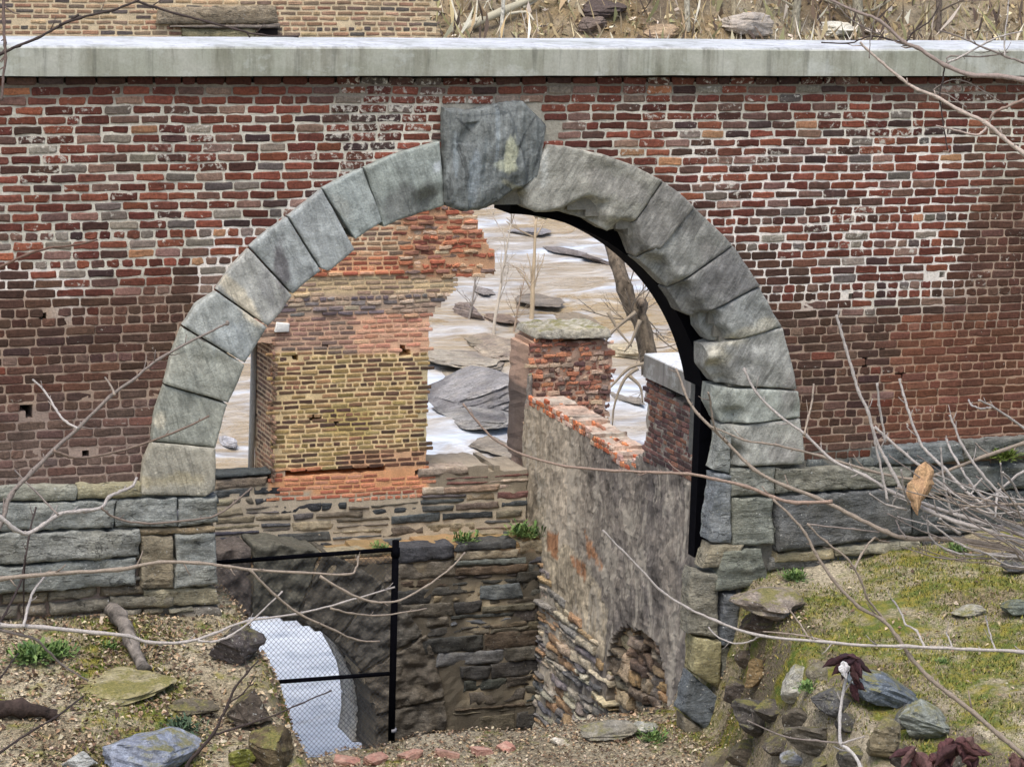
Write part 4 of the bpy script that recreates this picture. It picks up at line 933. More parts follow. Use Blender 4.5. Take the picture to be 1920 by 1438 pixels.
# far bank: trees standing and fallen, scrub
def bank_at(px, py):
    lo, hi = 60., 180.
    for _ in range(40):
        m = (lo+hi)/2; q = atY(px, py, m)
        if q.z > bank_z(q.x, m): lo = m
        else: hi = m
    return atY(px, py, lo)
BT = [(1490, 60, .20, 'grey trunk on the far bank rising behind the long diagonal branch', srgb(150, 144, 126)), (1612, 66, .28, 'thickest grey-green trunk on the far bank near the right end of the coping', srgb(158, 152, 132)), (940, 72, .10, 'thin white trunk on the far bank near the end of the ruined wall', srgb(196, 192, 178)),
      (1290, 55, .14, 'pale trunk on the far bank above the right half of the arch', srgb(170, 164, 146)), (1760, 66, .16, 'dark trunk on the far bank amid the grey litter at right', srgb(110, 100, 90)), (1376, 40, .12, 'slim tan trunk on the far bank right of centre', srgb(168, 156, 130))]
for i, (a, b, r, lab, c) in enumerate(BT):
    rng.seed(60+i); p = bank_at(a, b); t = thing('bank_tree', p, lab, 'tree', 'trees on the far bank')
    mb = MB(); P = [p-Vector((0, 0, .5))]; d = Vector((rng.gauss(0, .08), 0, 1))
    for k in range(7): d = (d+Vector((rng.gauss(0, .05), rng.gauss(0, .05), .1))).normalized(); P.append(P[-1]+d*1.6)
    tube(mb, catmull(P, 3), r, r*.5, c, 8); mb.build('trunk', M_TRUNK, t)
    mb = MB()
    for k in range(8): twigs(mb, P[rng.randint(1, 7)], Vector((rng.gauss(0, 1), rng.gauss(0, 1), rng.gauss(.5, .4))), 3.0, r*.3, c, 2, .6, 3)
    mb.build('branches', M_BARK, t)
rng.seed(77)
FT = thing('fallen_tree', bank_at(870, 66), 'pale fallen tree lying slantwise on the far bank with forked bare limbs', 'tree')
mb = MB(); tube(mb, catmull([bank_at(850, 70)+Vector((0, 0, .2)), bank_at(930, 52)+Vector((0, 0, .6)), bank_at(980, 34)+Vector((0, 0, .7)), bank_at(1050, 8)+Vector((0, 0, .8))], 4), .22, .12, srgb(178, 172, 150), 8); mb.build('trunk', M_BARK, FT)
for q in ([(975, 36), (962, 10), (956, -12)], [(980, 36), (1010, 18), (1012, -6)], [(940, 50), (985, 44), (1000, 60)], [(860, 68), (845, 20), (852, -8)], [(890, 62), (895, 20)]):
    mb = MB(); tube(mb, catmull([bank_at(a, b)+Vector((0, 0, .5)) for a, b in q], 3), .08, .04, srgb(196, 190, 170), 6); mb.build('limb', M_BARK, FT)
for i, (a, b, s, lab, c) in enumerate([(1395, 46, 1.6, 'broad flat grey rock on the far bank above the coping', srgb(168, 160, 150)), (1565, 58, 1.1, 'white rock on the far bank near the diagonal branch', srgb(206, 204, 192)), (1110, 48, 1.0, 'dark mossy rock on the far bank behind the fallen tree', srgb(112, 100, 92)), (1130, 18, 1.3, 'darkest rock high on the far bank above the keystone', srgb(84, 74, 70)), (1640, 64, .7, 'small pale rock at the foot of the grey-green trunk', srgb(196, 186, 176)), (1240, 62, 1.0, 'tan rock at the waterline of the far bank right of the keystone', srgb(160, 140, 116))]):
    mb = MB(); rock(mb, (0, 0, 0), (s, s*.7, s*.42), c, 90+i, 4, 10, .1); o = mb.build('bank_rock', M_RIV); o.location = bank_at(a, b); tag(o, lab, 'rock', 'rocks on the far bank')
rng.seed(99); mb = MB()
for i in range(15000):      # dry brush, leaves and canes
    x, y = rng.uniform(26, 76), rng.uniform(90, 108); z = bank_z(x, y)
    c = vary(rng.choice([srgb(190, 170, 130), srgb(168, 148, 116), srgb(206, 192, 160), srgb(120, 104, 86), srgb(146, 142, 104), srgb(226, 218, 200), srgb(92, 80, 72)]), .2)
    b = Vector((x, y, z))
    if rng.random() < .30:
        d = Vector((rng.gauss(0, .45), rng.gauss(0, .3), 1))*rng.uniform(.4, 1.7); s = Vector((.012, 0, 0))*rng.uniform(.8, 2.5)
        mb.add([b-s, b+s, b+d*.5+s*.8+Vector((rng.gauss(0, .1), 0, 0)), b+d*.5-s*.8, b+d], [(0, 1, 2, 3), (3, 2, 4)], c)
    else:
        u = Vector((rng.gauss(0, 1), rng.gauss(0, 1), rng.gauss(0, .6))).normalized()*rng.uniform(.06, .26); v = Vector((rng.gauss(0, 1), rng.gauss(0, 1), rng.gauss(.5, .5))).normalized()*rng.uniform(.05, .18)
        b = b+Vector((0, 0, .1)); mb.add([b-u, b-v*.6, b+u, b+v], [(0, 1, 2, 3)], c)
o = mb.build('bank_scrub', M_LEAF); o['kind'] = 'stuff'

#PART4
# ================================================================ FOREGROUND: ROCKS, LITTER, WEEDS
def on_ground(px, py):
    a = None
    for i in range(1400):
        d = 9+i*.01; q = atD(px, py, d)
        if q.z <= ground_z(q.x, q.y): return q
    return atD(px, py, 20)
def grock(px, py, wp, hp, col, seed, label, dep=.8, rot=(0, 0, 0), col2=None, mat=None, planes=14, rough=.055, name='rock', group=None, up=0.0, cat='rock', strata=.10, cut=(.42, .78)):
    """px,py = centre of the stone in the photograph; it is bedded in the ground behind its foot"""
    q = on_ground(px, py+hp*.42); k = (q-CAM).dot(FW)/FP; q = q+Vector((FW.x, FW.y, 0)).normalized()*(wp*k*.22*dep)
    mb = MB(); rock(mb, (0, 0, 0), (wp*k*.56, wp*k*.5*dep, hp*k*.60), col, seed, 4, planes, rough, rot, cut, col2, strata)
    o = mb.build(name, mat or M_ROCK); o.location = q+Vector((0, 0, hp*k*(.40+up))); tag(o, label, cat, group); return o
G1 = 'stones at the left foot of the arch'; G2 = 'tumbled stones below the right mound'
grock(286, 1425, 205, 95, srgb(150, 160, 178), 41, 'large blue-grey boulder with a sloping top at the bottom left', .8, (0, .12, .3), srgb(120, 126, 142), group=G1)
grock(148, 1430, 76, 44, srgb(168, 172, 172), 42, 'small pale grey stone just left of the blue-grey boulder', group=G1)
grock(215, 1296, 250, 34, srgb(160, 154, 136), 43, 'flat mossy slab lying in the leaf litter at left', 1.0, (0, -.1, .1), srgb(146, 138, 84), group=G1, up=-.3)
grock(352, 1324, 120, 34, srgb(96, 90, 78), 44, 'dark flat stone half buried in litter right of the mossy slab', group=G1, up=-.15)
grock(440, 1210, 130, 92, srgb(98, 92, 92), 45, 'dark purple-grey block at the top of the left bank edge', .9, (0, .35, .2), srgb(78, 74, 74), group=G1, up=-.1)
grock(462, 1325, 110, 90, srgb(92, 84, 76), 46, 'dark blocky stone in the middle of the left bank edge', .9, (0, .3, .3), srgb(70, 62, 54), group=G1, up=-.1)
grock(500, 1402, 120, 90, srgb(74, 64, 54), 47, 'dark brown stone at the bottom of the left bank edge', .9, (0, .3, .1), srgb(96, 86, 62), group=G1, up=-.1)
grock(452, 1420, 70, 46, srgb(120, 124, 60), 48, 'yellow-green mossy stone on the left bank near the bottom', group=G1)
grock(1452, 1130, 170, 72, srgb(150, 142, 132), 51, 'broad grey-brown slab on top of the mound beside the right pier', 1.0, (0, .12, .2), srgb(124, 114, 106), group=G2)
grock(1436, 1166, 110, 52, srgb(96, 84, 74), 52, 'white spotted brown stone under the broad slab on the mound', .8, group=G2)
grock(1420, 1262, 62, 74, srgb(126, 108, 78), 53, 'brown block left of the lichen boulder below the mound', .8, (0, .1, .4), group=G2)
grock(1490, 1284, 76, 62, srgb(186, 186, 178), 54, 'rounded pale lichen boulder on the edge of the right mound', .9, (0, 0, .4), srgb(150, 148, 138), group=G2, planes=4)
grock(1648, 1300, 190, 78, srgb(112, 122, 132), 55, 'blue-grey slab sloping to the right under the maroon leaves', .8, (0, .4, .2), srgb(92, 100, 108), group=G2)
grock(1560, 1318, 110, 66, srgb(92, 92, 92), 56, 'dark grey stone between the lichen boulder and the blue slab', .8, (0, .3, 0), group=G2)
grock(1740, 1358, 130, 74, srgb(146, 152, 146), 57, 'grey-green lichened slab low on the right mound', .8, (0, .35, .2), srgb(120, 124, 116), group=G2)
grock(1655, 1396, 90, 84, srgb(128, 120, 98), 58, 'brownish square block at the bottom right below the blue slab', .8, (0, .1, .3), srgb(104, 98, 84), group=G2)
grock(1420, 1352, 120, 110, srgb(92, 90, 88), 59, 'large dark stone at the foot of the right pier', .8, (0, .4, .4), srgb(76, 72, 68), group=G2)
grock(1534, 1386, 130, 60, srgb(96, 92, 84), 60, 'dark flat stone behind the white stalk at bottom right', .8, (0, .25, .1), group=G2)
grock(1490, 1425, 90, 36, srgb(150, 154, 160), 61, 'small pale blue stone at the very bottom right of the pier', .8, group=G2)
for (a, b, w_, h_, c, sd_, lab) in [
 (1385, 1290, 74, 70, srgb(104, 96, 90), 141, 'dark block wedged against the right pier above the large dark stone'), (1400, 1230, 60, 50, srgb(116, 104, 92), 142, 'small brown stone at the top of the heap beside the right pier'),
 (1450, 1330, 80, 60, srgb(88, 84, 80), 143, 'dark stone directly below the brown block in the heap'), (1500, 1345, 84, 44, srgb(104, 98, 88), 144, 'flat brown-grey stone under the lichen boulder'), (1590, 1350, 80, 54, srgb(84, 82, 80), 145, 'dark stone right of the white stalk middle'),
 (1465, 1392, 110, 54, srgb(96, 90, 84), 146, 'long dark slab low in the heap left of the white stalk'), (1400, 1410, 90, 60, srgb(112, 104, 92), 147, 'brown-grey stone at the pier foot near the bottom edge'), (1600, 1420, 80, 46, srgb(86, 84, 80), 148, 'dark stone at the bottom edge right of the white stalk'),
 (1545, 1428, 70, 36, srgb(110, 106, 96), 149, 'small grey stone at the bottom edge left of the white stalk foot'), (1700, 1416, 90, 50, srgb(74, 70, 66), 150, 'nearly black stone at the bottom edge under the lichened slab'), (1790, 1420, 90, 50, srgb(92, 88, 80), 151, 'dark stone behind the wilted maroon leaves'),
 (1530, 1256, 60, 40, srgb(130, 124, 108), 152, 'tan-grey stone between the lichen boulder and the mossy top'), (1700, 1345, 60, 40, srgb(116, 118, 116), 153, 'grey stone tucked under the lower end of the blue slab'), (1345, 1425, 70, 40, srgb(120, 112, 100), 154, 'brown stone at the bottom edge below the right pier')]:
    grock(a, b, w_*1.15, h_*1.1, c, sd_, lab, .9, (rng.uniform(-.2, .4), rng.uniform(-.3, .4), rng.uniform(-.5, .5)), tuple(x*.6 for x in c), group=G2, planes=18, cut=(.38, .72), rough=.06, up=-.12, strata=.03)
grock(1824, 1146, 80, 20, srgb(152, 150, 138), 62, 'thin flat pale stone lying on the mossy mound', .8, group=G2)
grock(1900, 1140, 70, 40, srgb(104, 112, 106), 63, 'grey-green stone at the right edge on the mossy mound', .8, group=G2)
grock(1906, 1066, 60, 34, srgb(84, 84, 84), 64, 'dark stone against the wall at the far right edge', .8, group=G2)
grock(1146, 1374, 110, 34, srgb(134, 132, 124), 66, 'flat grey stone on the floor under the rubble doorway', .8, group='stones on the arch floor')
grock(1204, 1366, 54, 28, srgb(172, 174, 170), 67, 'round pale stone on the floor right of the flat grey one', .8, group='stones on the arch floor')
grock(1050, 1392, 40, 16, srgb(210, 204, 194), 68, 'small white stone on the floor in front of the cross wall corner', .8, group='stones on the arch floor')
for i, (a, b, w_, lab) in enumerate([(650, 1432, 60, 'broken red brick lying lowest left on the arch floor'), (706, 1428, 52, 'broken red brick beside the foot of the fence post'), (770, 1420, 54, 'dull red brick just right of the fence post'), (838, 1418, 56, 'orange red brick in the middle of the row on the arch floor'), (905, 1412, 50, 'rightmost broken red brick of the row on the arch floor'), (950, 1406, 36, 'small pink brick fragment at the right end of the row')]):
    q = on_ground(a, b); k = (q-CAM).dot(FW)/FP; mb = MB()
    rock(mb, (0, 0, 0), (w_*k*.5, .07, .045), vary(srgb(150, 100, 88), .2), 120+i, 4, 4, .06, (rng.uniform(-.2, .2), rng.uniform(-.2, .2), rng.uniform(-.6, .6)), (.7, 1.0), srgb(176, 150, 134), strata=.02, boxy=True)
    o = mb.build('loose_brick', M_BRICK); o.location = q+Vector((0, 0, .008)); tag(o, lab, 'brick', 'loose bricks on the arch floor')
mb = MB(); p = on_ground(262, 1262); q = on_ground(205, 1150)
tube(mb, catmull([p+Vector((.03, 0, .02)), p.lerp(q, .35)+Vector((0, -.05, .10)), p.lerp(q, .7)+Vector((0, -.05, .12)), q+Vector((0, .02, .05))], 5), 0.042, .06, srgb(120, 114, 108), 8, knob=.25, jit=.012)
tag(mb.build('old_post', M_TRUNK), 'old grey timber post lying down the left bank from the wall foot', 'post')
mb = MB(); tube(mb, catmull([on_ground(-40, 1352)+Vector((0, 0, .06)), on_ground(40, 1346)+Vector((0, 0, .07)), on_ground(105, 1352)+Vector((0, 0, .04))], 5), .07, .03, srgb(62, 52, 48), 8, knob=.35, jit=.02)
tag(mb.build('rotten_log', M_TRUNK), 'dark rotten log end lying at the left edge in the leaf litter', 'log')

# leaf litter and moss: nobody could count them
rng.seed(31); mb = MB()
LV = [srgb(184, 164, 134), srgb(156, 132, 104), srgb(188, 176, 152), srgb(132, 110, 88), srgb(112, 92, 74), srgb(176, 164, 144), srgb(152, 138, 116), srgb(92, 76, 64), srgb(78, 64, 54), srgb(120, 104, 86)]
def litter(n, x0, x1, y0, y1, dens, size=(.007, .024)):
    k = 0
    while k < n:
        k += 1
        x, y = rng.uniform(x0, x1), rng.uniform(y0, y1)
        if rng.random() > dens(x, y): continue
        z = ground_z(x, y); s = rng.uniform(*size); a = rng.uniform(0, 6.28); tl = rng.gauss(0, .5)
        u = Vector((math.cos(a), math.sin(a), rng.gauss(0, .35)))*s; v = Vector((-math.sin(a), math.cos(a), tl))*s*rng.uniform(.4, .8)
        b = Vector((x, y, z+.008+rng.uniform(0, .012))); c = vary(rng.choice(LV), .22)
        mb.add([b-u, b-u*.2-v+Vector((0, 0, .3*s)), b+u, b+u*.1+v+Vector((0, 0, .4*s))], [(0, 1, 2), (0, 2, 3)], c)
dl = lambda x, y: .35+.9*max(0, nz(x*1.5, y*1.5, 5)+.25)
litter(13000, -4.4, -1.9, -2.9, .1, dl); litter(12000, -2.2, 2.0, -1.2, .6, lambda x, y: .9, (.006, .018)); litter(1300, 1.7, 4.6, -4, .1, lambda x, y: .3+.8*max(0, nz(x, y, 2)))
o = mb.build('leaf_litter', M_LEAF); o['kind'] = 'stuff'
mb = MB()
def blades(n, x0, x1, y0, y1, dens, hh=(.015, .05), cols=None):
    for _ in range(n):
        x, y = rng.uniform(x0, x1), rng.uniform(y0, y1)
        if rng.random() > dens(x, y): continue
        b = Vector((x, y, ground_z(x, y)-.003)); h = rng.uniform(*hh); a = rng.uniform(0, 6.28); d = Vector((math.cos(a), math.sin(a), 0))
        s = d.cross(Vector((0, 0, 1)))*h*rng.uniform(.10, .22); tip = b+Vector((0, 0, h*rng.uniform(.4, 1)))+d*h*rng.uniform(.2, .9)
        mb.add([b-s, b+s, tip], [(0, 1, 2)], vary(rng.choice(cols), .3))
GM = [(.13, .165, .035), (.23, .22, .045), (.09, .13, .03), (.28, .24, .06), (.17, .19, .055), (.33, .29, .13), (.10, .115, .035), (.20, .17, .09)]
blades(64000, 1.35, 4.6, -4.2, .15, lambda x, y: sm(-.3, .25, nz(x*1.4, y*1.4, 6)+.2), (.012, .040), GM)
blades(26000, -4.4, -2.0, -2.8, .1, lambda x, y: sm(-.1, .3, nz(x*1.1+3, y*1.6, 8)), (.012, .045), GM)
o = mb.build('moss_and_grass', M_LEAF); o['kind'] = 'stuff'
def weed(p, r, n, label, cols=((.12, .20, .06), (.17, .25, .08), (.08, .14, .05)), tall=1.0, name='weed_plant'):
    mb = MB()
    for i in range(n*4):
        a = rng.uniform(0, 6.28); el = rng.uniform(.05, 1.3); d = Vector((math.cos(a)*math.cos(el), math.sin(a)*math.cos(el), math.sin(el)*tall)); L = r*rng.uniform(.1, .75)
        o_ = Vector((rng.gauss(0, .35)*r, rng.gauss(0, .35)*r, 0)); m = d*L; s = d.cross(Vector((0, 0, 1)));  s = (s.normalized() if s.length > .01 else Vector((1, 0, 0)))*r*rng.uniform(.05, .1)
        t = m+d*r*.18-Vector((0, 0, r*.06))
        mb.add([o_+q for q in (Vector((0, 0, 0)), m*.6-s*.25, m*.6+s*.25, m-s, m+s, t)], [(0, 1, 2), (1, 3, 4, 2), (3, 5, 4)], vary(rng.choice(cols), .25))
    o = mb.build(name, M_LEAF); o.location = p; return tag(o, label, 'plant', 'green weeds')
rng.seed(12)
weed(atY(982, 1004, YL+.1), .28, 60, 'bright green weed on the ledge at the corner with the cross wall')
weed(atY(872, 1014, YL+.1), .20, 40, 'small green weed on the ledge right of the fence post')
weed(atY(712, 1030, YL+.1), .16, 30, 'dark green weed on the ledge just left of the fence post')
weed(on_ground(60, 1238)+Vector((0, 0, .01)), .17, 90, 'bright green clump of weeds at the left edge below the wall')
weed(on_ground(110, 1228)+Vector((0, 0, .01)), .12, 60, 'second green clump just right of the one at the left edge')
weed(on_ground(205, 1218), .10, 50, 'green weed beside the old timber post')
weed(on_ground(340, 1368), .13, 60, 'blue-green weed above the blue-grey boulder', ((.06, .10, .06), (.08, .12, .07)))
weed(on_ground(1225, 1386), .12, 50, 'pale green weed on the arch floor by the round pale stone')
weed(on_ground(1490, 1085), .12, 60, 'green weed at the wall foot left on the mossy mound')
weed(on_ground(1512, 1306)+Vector((0, 0, .05)), .10, 40, 'green weed below the pale lichen boulder')
weed(atY(1880, 858, -.12), .14, 80, 'mossy green plant on top of the stone ledge at the right edge', ((.10, .15, .03), (.14, .18, .04)))
weed(on_ground(1766, 1242), .06, 30, 'tiny bright green weed among yellow moss on the mound')
weed(on_ground(1795, 1032), .10, 50, 'green tuft at the wall foot in the middle of the mound')
# a scrap of foam and leaves hanging on the dry stalk is part of the stalk below

# ================================================================ FOREGROUND BRANCHES
def branch(parent, pts, w0, w1, col, depth, depth2=None, name='branch', k=5, col2=None, wig=.004):
    """pts in photograph pixels, thick end first; the branch runs from depth to depth2 away from the lens"""
    n = len(pts); depth2 = depth2 if depth2 is not None else depth
    P = [atD(a, b, depth+(depth2-depth)*i/max(1, n-1)) for i, (a, b) in enumerate(pts)]
    mb = MB(); f = depth/FP/2*.86; C_ = catmull(P, k); tube(mb, C_, w0*f, w1*f, col, 7, knob=.22, jit=wig, col2=col2 or mix(col, (.10, .08, .07), .25))
    L_ = sum((C_[i+1]-C_[i]).length for i in range(len(C_)-1))
    for _ in range(int(L_/.14)):                                    # buds and short spurs
        i = rng.randint(1, len(C_)-2); d = (C_[i+1]-C_[i]).normalized(); sd2 = (RT*rng.gauss(0, 1)+UP*rng.gauss(.3, 1)+FW*rng.gauss(0, .6)).normalized()
        e = (d*.9+sd2*.8).normalized(); l = rng.choice((.012, .016, .03, .06))*rng.uniform(.7, 1.4); r_ = (w0+(w1-w0)*i/len(C_))*f
        tube(mb, [C_[i], C_[i]+e*(r_+l*.6), C_[i]+e*(r_+l)+UP*l*.15], r_*.5, max(.0012, r_*.25), mix(col, (.12, .09, .08), .35), 5)
    return mb.build(name, M_BARK, parent)
PALE = srgb(178, 172, 166); MID = srgb(132, 123, 116); DARKB = srgb(62, 53, 51); TANB = srgb(150, 138, 124)
# left shrub
D = 13.0
rng.seed(3)
g = atD(-75, 1700, D); g.z = ground_z(g.x, g.y)-.05
LS = thing('bare_shrub', g, 'leafless shrub reaching in from the left edge with pale twigs across the wall foot', 'shrub')
mb = MB(); tube(mb, catmull([g, atD(-80, 1400, D), atD(-72, 1150, D), atD(-60, 900, D), atD(-64, 500, D)], 6), .03, .012, MID, 9); mb.build('stem', M_BARK, LS)
for pts, a, b, c in [
 ([(-62, 1085), (0, 985), (20, 930), (60, 885), (100, 845), (150, 800), (205, 745), (250, 712), (300, 672), (360, 640), (425, 607)], 12, 4.5, MID),
 ([(100, 845), (130, 856), (160, 858), (205, 850), (260, 835), (340, 805), (392, 780)], 7, 4, srgb(120, 104, 92)),
 ([(145, 803), (120, 788), (105, 768), (85, 735), (62, 712)], 6, 4, PALE), ([(215, 740), (207, 722), (197, 708)], 5, 4, TANB),
 ([(-70, 930), (0, 970), (28, 992), (52, 1000), (80, 985), (110, 965), (150, 958), (190, 952), (203, 932), (225, 922), (248, 912), (256, 896)], 11, 6, PALE),
 ([(190, 952), (215, 970), (270, 981), (350, 976), (405, 966), (440, 942), (472, 914)], 5, 4, srgb(120, 108, 98)), ([(108, 965), (70, 925), (28, 882)], 5, 3, MID),
 ([(-70, 1092), (0, 1085), (100, 1075), (220, 1068), (300, 1054), (370, 1055), (430, 1062), (470, 1068), (560, 1073), (650, 1077), (668, 1064), (672, 1042)], 10, 4, TANB),
 ([(468, 1067), (510, 1110), (560, 1150), (620, 1178), (670, 1200), (712, 1202)], 6, 4, TANB), ([(600, 1080), (650, 1110), (700, 1128), (750, 1125), (800, 1098), (845, 1065), (872, 1036)], 6, 3.5, TANB),
 ([(-70, 1165), (0, 1172), (80, 1176), (180, 1186), (240, 1192), (280, 1204), (350, 1203), (400, 1188), (460, 1165), (560, 1150), (640, 1130), (740, 1100)], 11, 3.5, PALE),
 ([(372, 1201), (400, 1203), (430, 1192), (470, 1165), (530, 1108)], 6, 3.5, PALE), ([(620, 1140), (660, 1150), (720, 1153), (800, 1140)], 4.5, 3.5, TANB),
 ([(-70, 1150), (0, 1180), (40, 1190), (72, 1202), (95, 1225), (115, 1245), (165, 1275)], 8, 4, MID), ([(44, 1175), (52, 1140), (62, 1110), (84, 1080)], 7, 5, PALE),
 ([(-60, 1240), (0, 1166), (25, 1120), (42, 1080), (55, 1000), (68, 950)], 6, 4, DARKB), ([(48, 1040), (44, 1110), (46, 1180)], 4, 3, DARKB),
 ([(-60, 520), (0, 500), (50, 478), (90, 466), (140, 460), (182, 450)], 7, 4, srgb(112, 88, 74)),
 ([(-60, 1450), (0, 1410), (60, 1370), (110, 1340), (155, 1306)], 6, 4, DARKB), ([(-50, 1300), (0, 1270), (22, 1240), (34, 1225)], 5, 3, DARKB)]:
    branch(LS, pts, a, b, c, D, D+.35+rng.uniform(-.2, .3))
mb = MB(); u = atD(426, 606, D+.4); rock(mb, u, (.012, .008, .014), MID, 5, 2, 2); mb.build('bud', M_BARK, LS)
g = atD(330, 1640, 13.5); g.z = ground_z(g.x, g.y)-.03
LG = thing('dark_sapling', g, 'dark thin forked twig rising from the bottom edge left of the fence', 'twig')
branch(LG, [(300, 1560), (350, 1438), (372, 1408), (400, 1375), (425, 1325), (440, 1290), (462, 1262), (484, 1238)], 9, 3.5, DARKB, 13.5)
branch(LG, [(398, 1378), (430, 1368), (470, 1355), (520, 1338), (560, 1320), (622, 1294)], 5, 3, DARKB, 13.5)
branch(LG, [(430, 1316), (455, 1300), (478, 1268)], 4, 3, DARKB, 13.5)
mb = MB(); tube(mb, [g, atD(318, 1600, 13.5), atD(302, 1560, 13.5)], .02, .014, DARKB, 7); mb.build('stem', M_BARK, LG)
# top left tree reaching over
g = atD(-160, 1800, 12); g.z = ground_z(g.x, g.y)-.05
TL = thing('overhanging_tree', g, 'dark bare twigs of a tree hanging across the top left corner over the coping', 'tree')
mb = MB(); tube(mb, catmull([g, atD(-170, 1000, 12), atD(-150, 300, 12), atD(-130, -200, 12)], 6), .07, .03, DARKB, 9); mb.build('trunk', M_BARK, TL)
for pts, a, b, c in [([(-150, 210), (-60, 128), (0, 102), (35, 86), (70, 72), (110, 50), (148, 28)], 8, 5, DARKB), ([(112, 48), (150, 34), (210, 20), (256, 3)], 6, 5, DARKB), ([(256, 3), (285, 12), (330, 26), (390, 42), (440, 55), (490, 66), (560, 68)], 6, 4, DARKB),
   ([(-140, -140), (-20, -80), (4, -10), (7, 40), (9, 80), (10, 110), (6, 150), (3, 190)], 9, 5, srgb(110, 94, 88)), ([(258, 3), (270, -20), (275, -60)], 5, 5, DARKB), ([(9, 12), (-8, 18)], 4, 3, DARKB), ([(284, 12), (294, 18)], 4, 3, DARKB), ([(462, 60), (468, 70)], 4, 3, DARKB)]:
    branch(TL, pts, a, b, c, 12.0)
# top right tree
g = atD(2080, 1900, 12); g.z = ground_z(g.x, g.y)-.05
TR = thing('grey_branch_tree', g, 'grey bare tree branches slanting down across the coping in the top right corner', 'tree')
mb = MB(); tube(mb, catmull([g, atD(2090, 1000, 12), atD(2070, 300, 12), atD(2060, -100, 12)], 6), .07, .04, MID, 9); mb.build('trunk', M_BARK, TR)
for pts, a, b, c in [([(2068, 200), (1990, 165), (1920, 151), (1870, 143), (1820, 141), (1770, 122), (1720, 90), (1695, 80), (1650, 40), (1610, 24), (1560, 2), (1540, -15)], 13, 5, srgb(150, 136, 128)),
   ([(2074, 400), (1980, 330), (1920, 289), (1880, 258), (1850, 232), (1800, 208), (1755, 182), (1720, 168), (1690, 148), (1655, 120), (1625, 92), (1612, 80)], 11, 5, srgb(186, 172, 160)),
   ([(1696, 82), (1665, 74), (1635, 68), (1615, 74), (1590, 82), (1540, 80)], 4, 3, DARKB), ([(1698, 80), (1712, 62), (1722, 54), (1745, 38), (1760, 12)], 4, 3, DARKB),
   ([(1776, 118), (1800, 108), (1850, 80), (1880, 68), (1918, 58)], 5, 3, PALE), ([(1776, 118), (1782, 106), (1850, 106), (1890, 98)], 4, 3, MID), ([(2070, 130), (1960, 135), (1920, 118), (1890, 108), (1850, 92), (1800, 70), (1760, 58)], 6, 3, MID),
   ([(2072, 220), (1980, 170), (1920, 188), (1880, 204), (1862, 214), (1850, 236)], 8, 5, srgb(150, 130, 118)), ([(1852, 236), (1840, 250), (1825, 253), (1790, 244), (1755, 236)], 6, 3, srgb(176, 160, 150)), ([(1812, 202), (1780, 180), (1750, 170), (1800, 150), (1885, 196)], 3, 2.5, MID),
   ([(1772, 118), (1768, 150), (1762, 180), (1770, 240), (1777, 282)], 4, 2.5, DARKB), ([(1885, 108), (1884, 70), (1890, 20), (1892, -20)], 4, 3, PALE), ([(1640, 34), (1632, 70), (1630, 110)], 2.5, 2, MID), ([(1560, 2), (1600, 40), (1650, 66)], 3, 2.5, MID)]:
    branch(TR, pts, a, b, c, 12.0, 12.0+rng.uniform(-.05, .05))
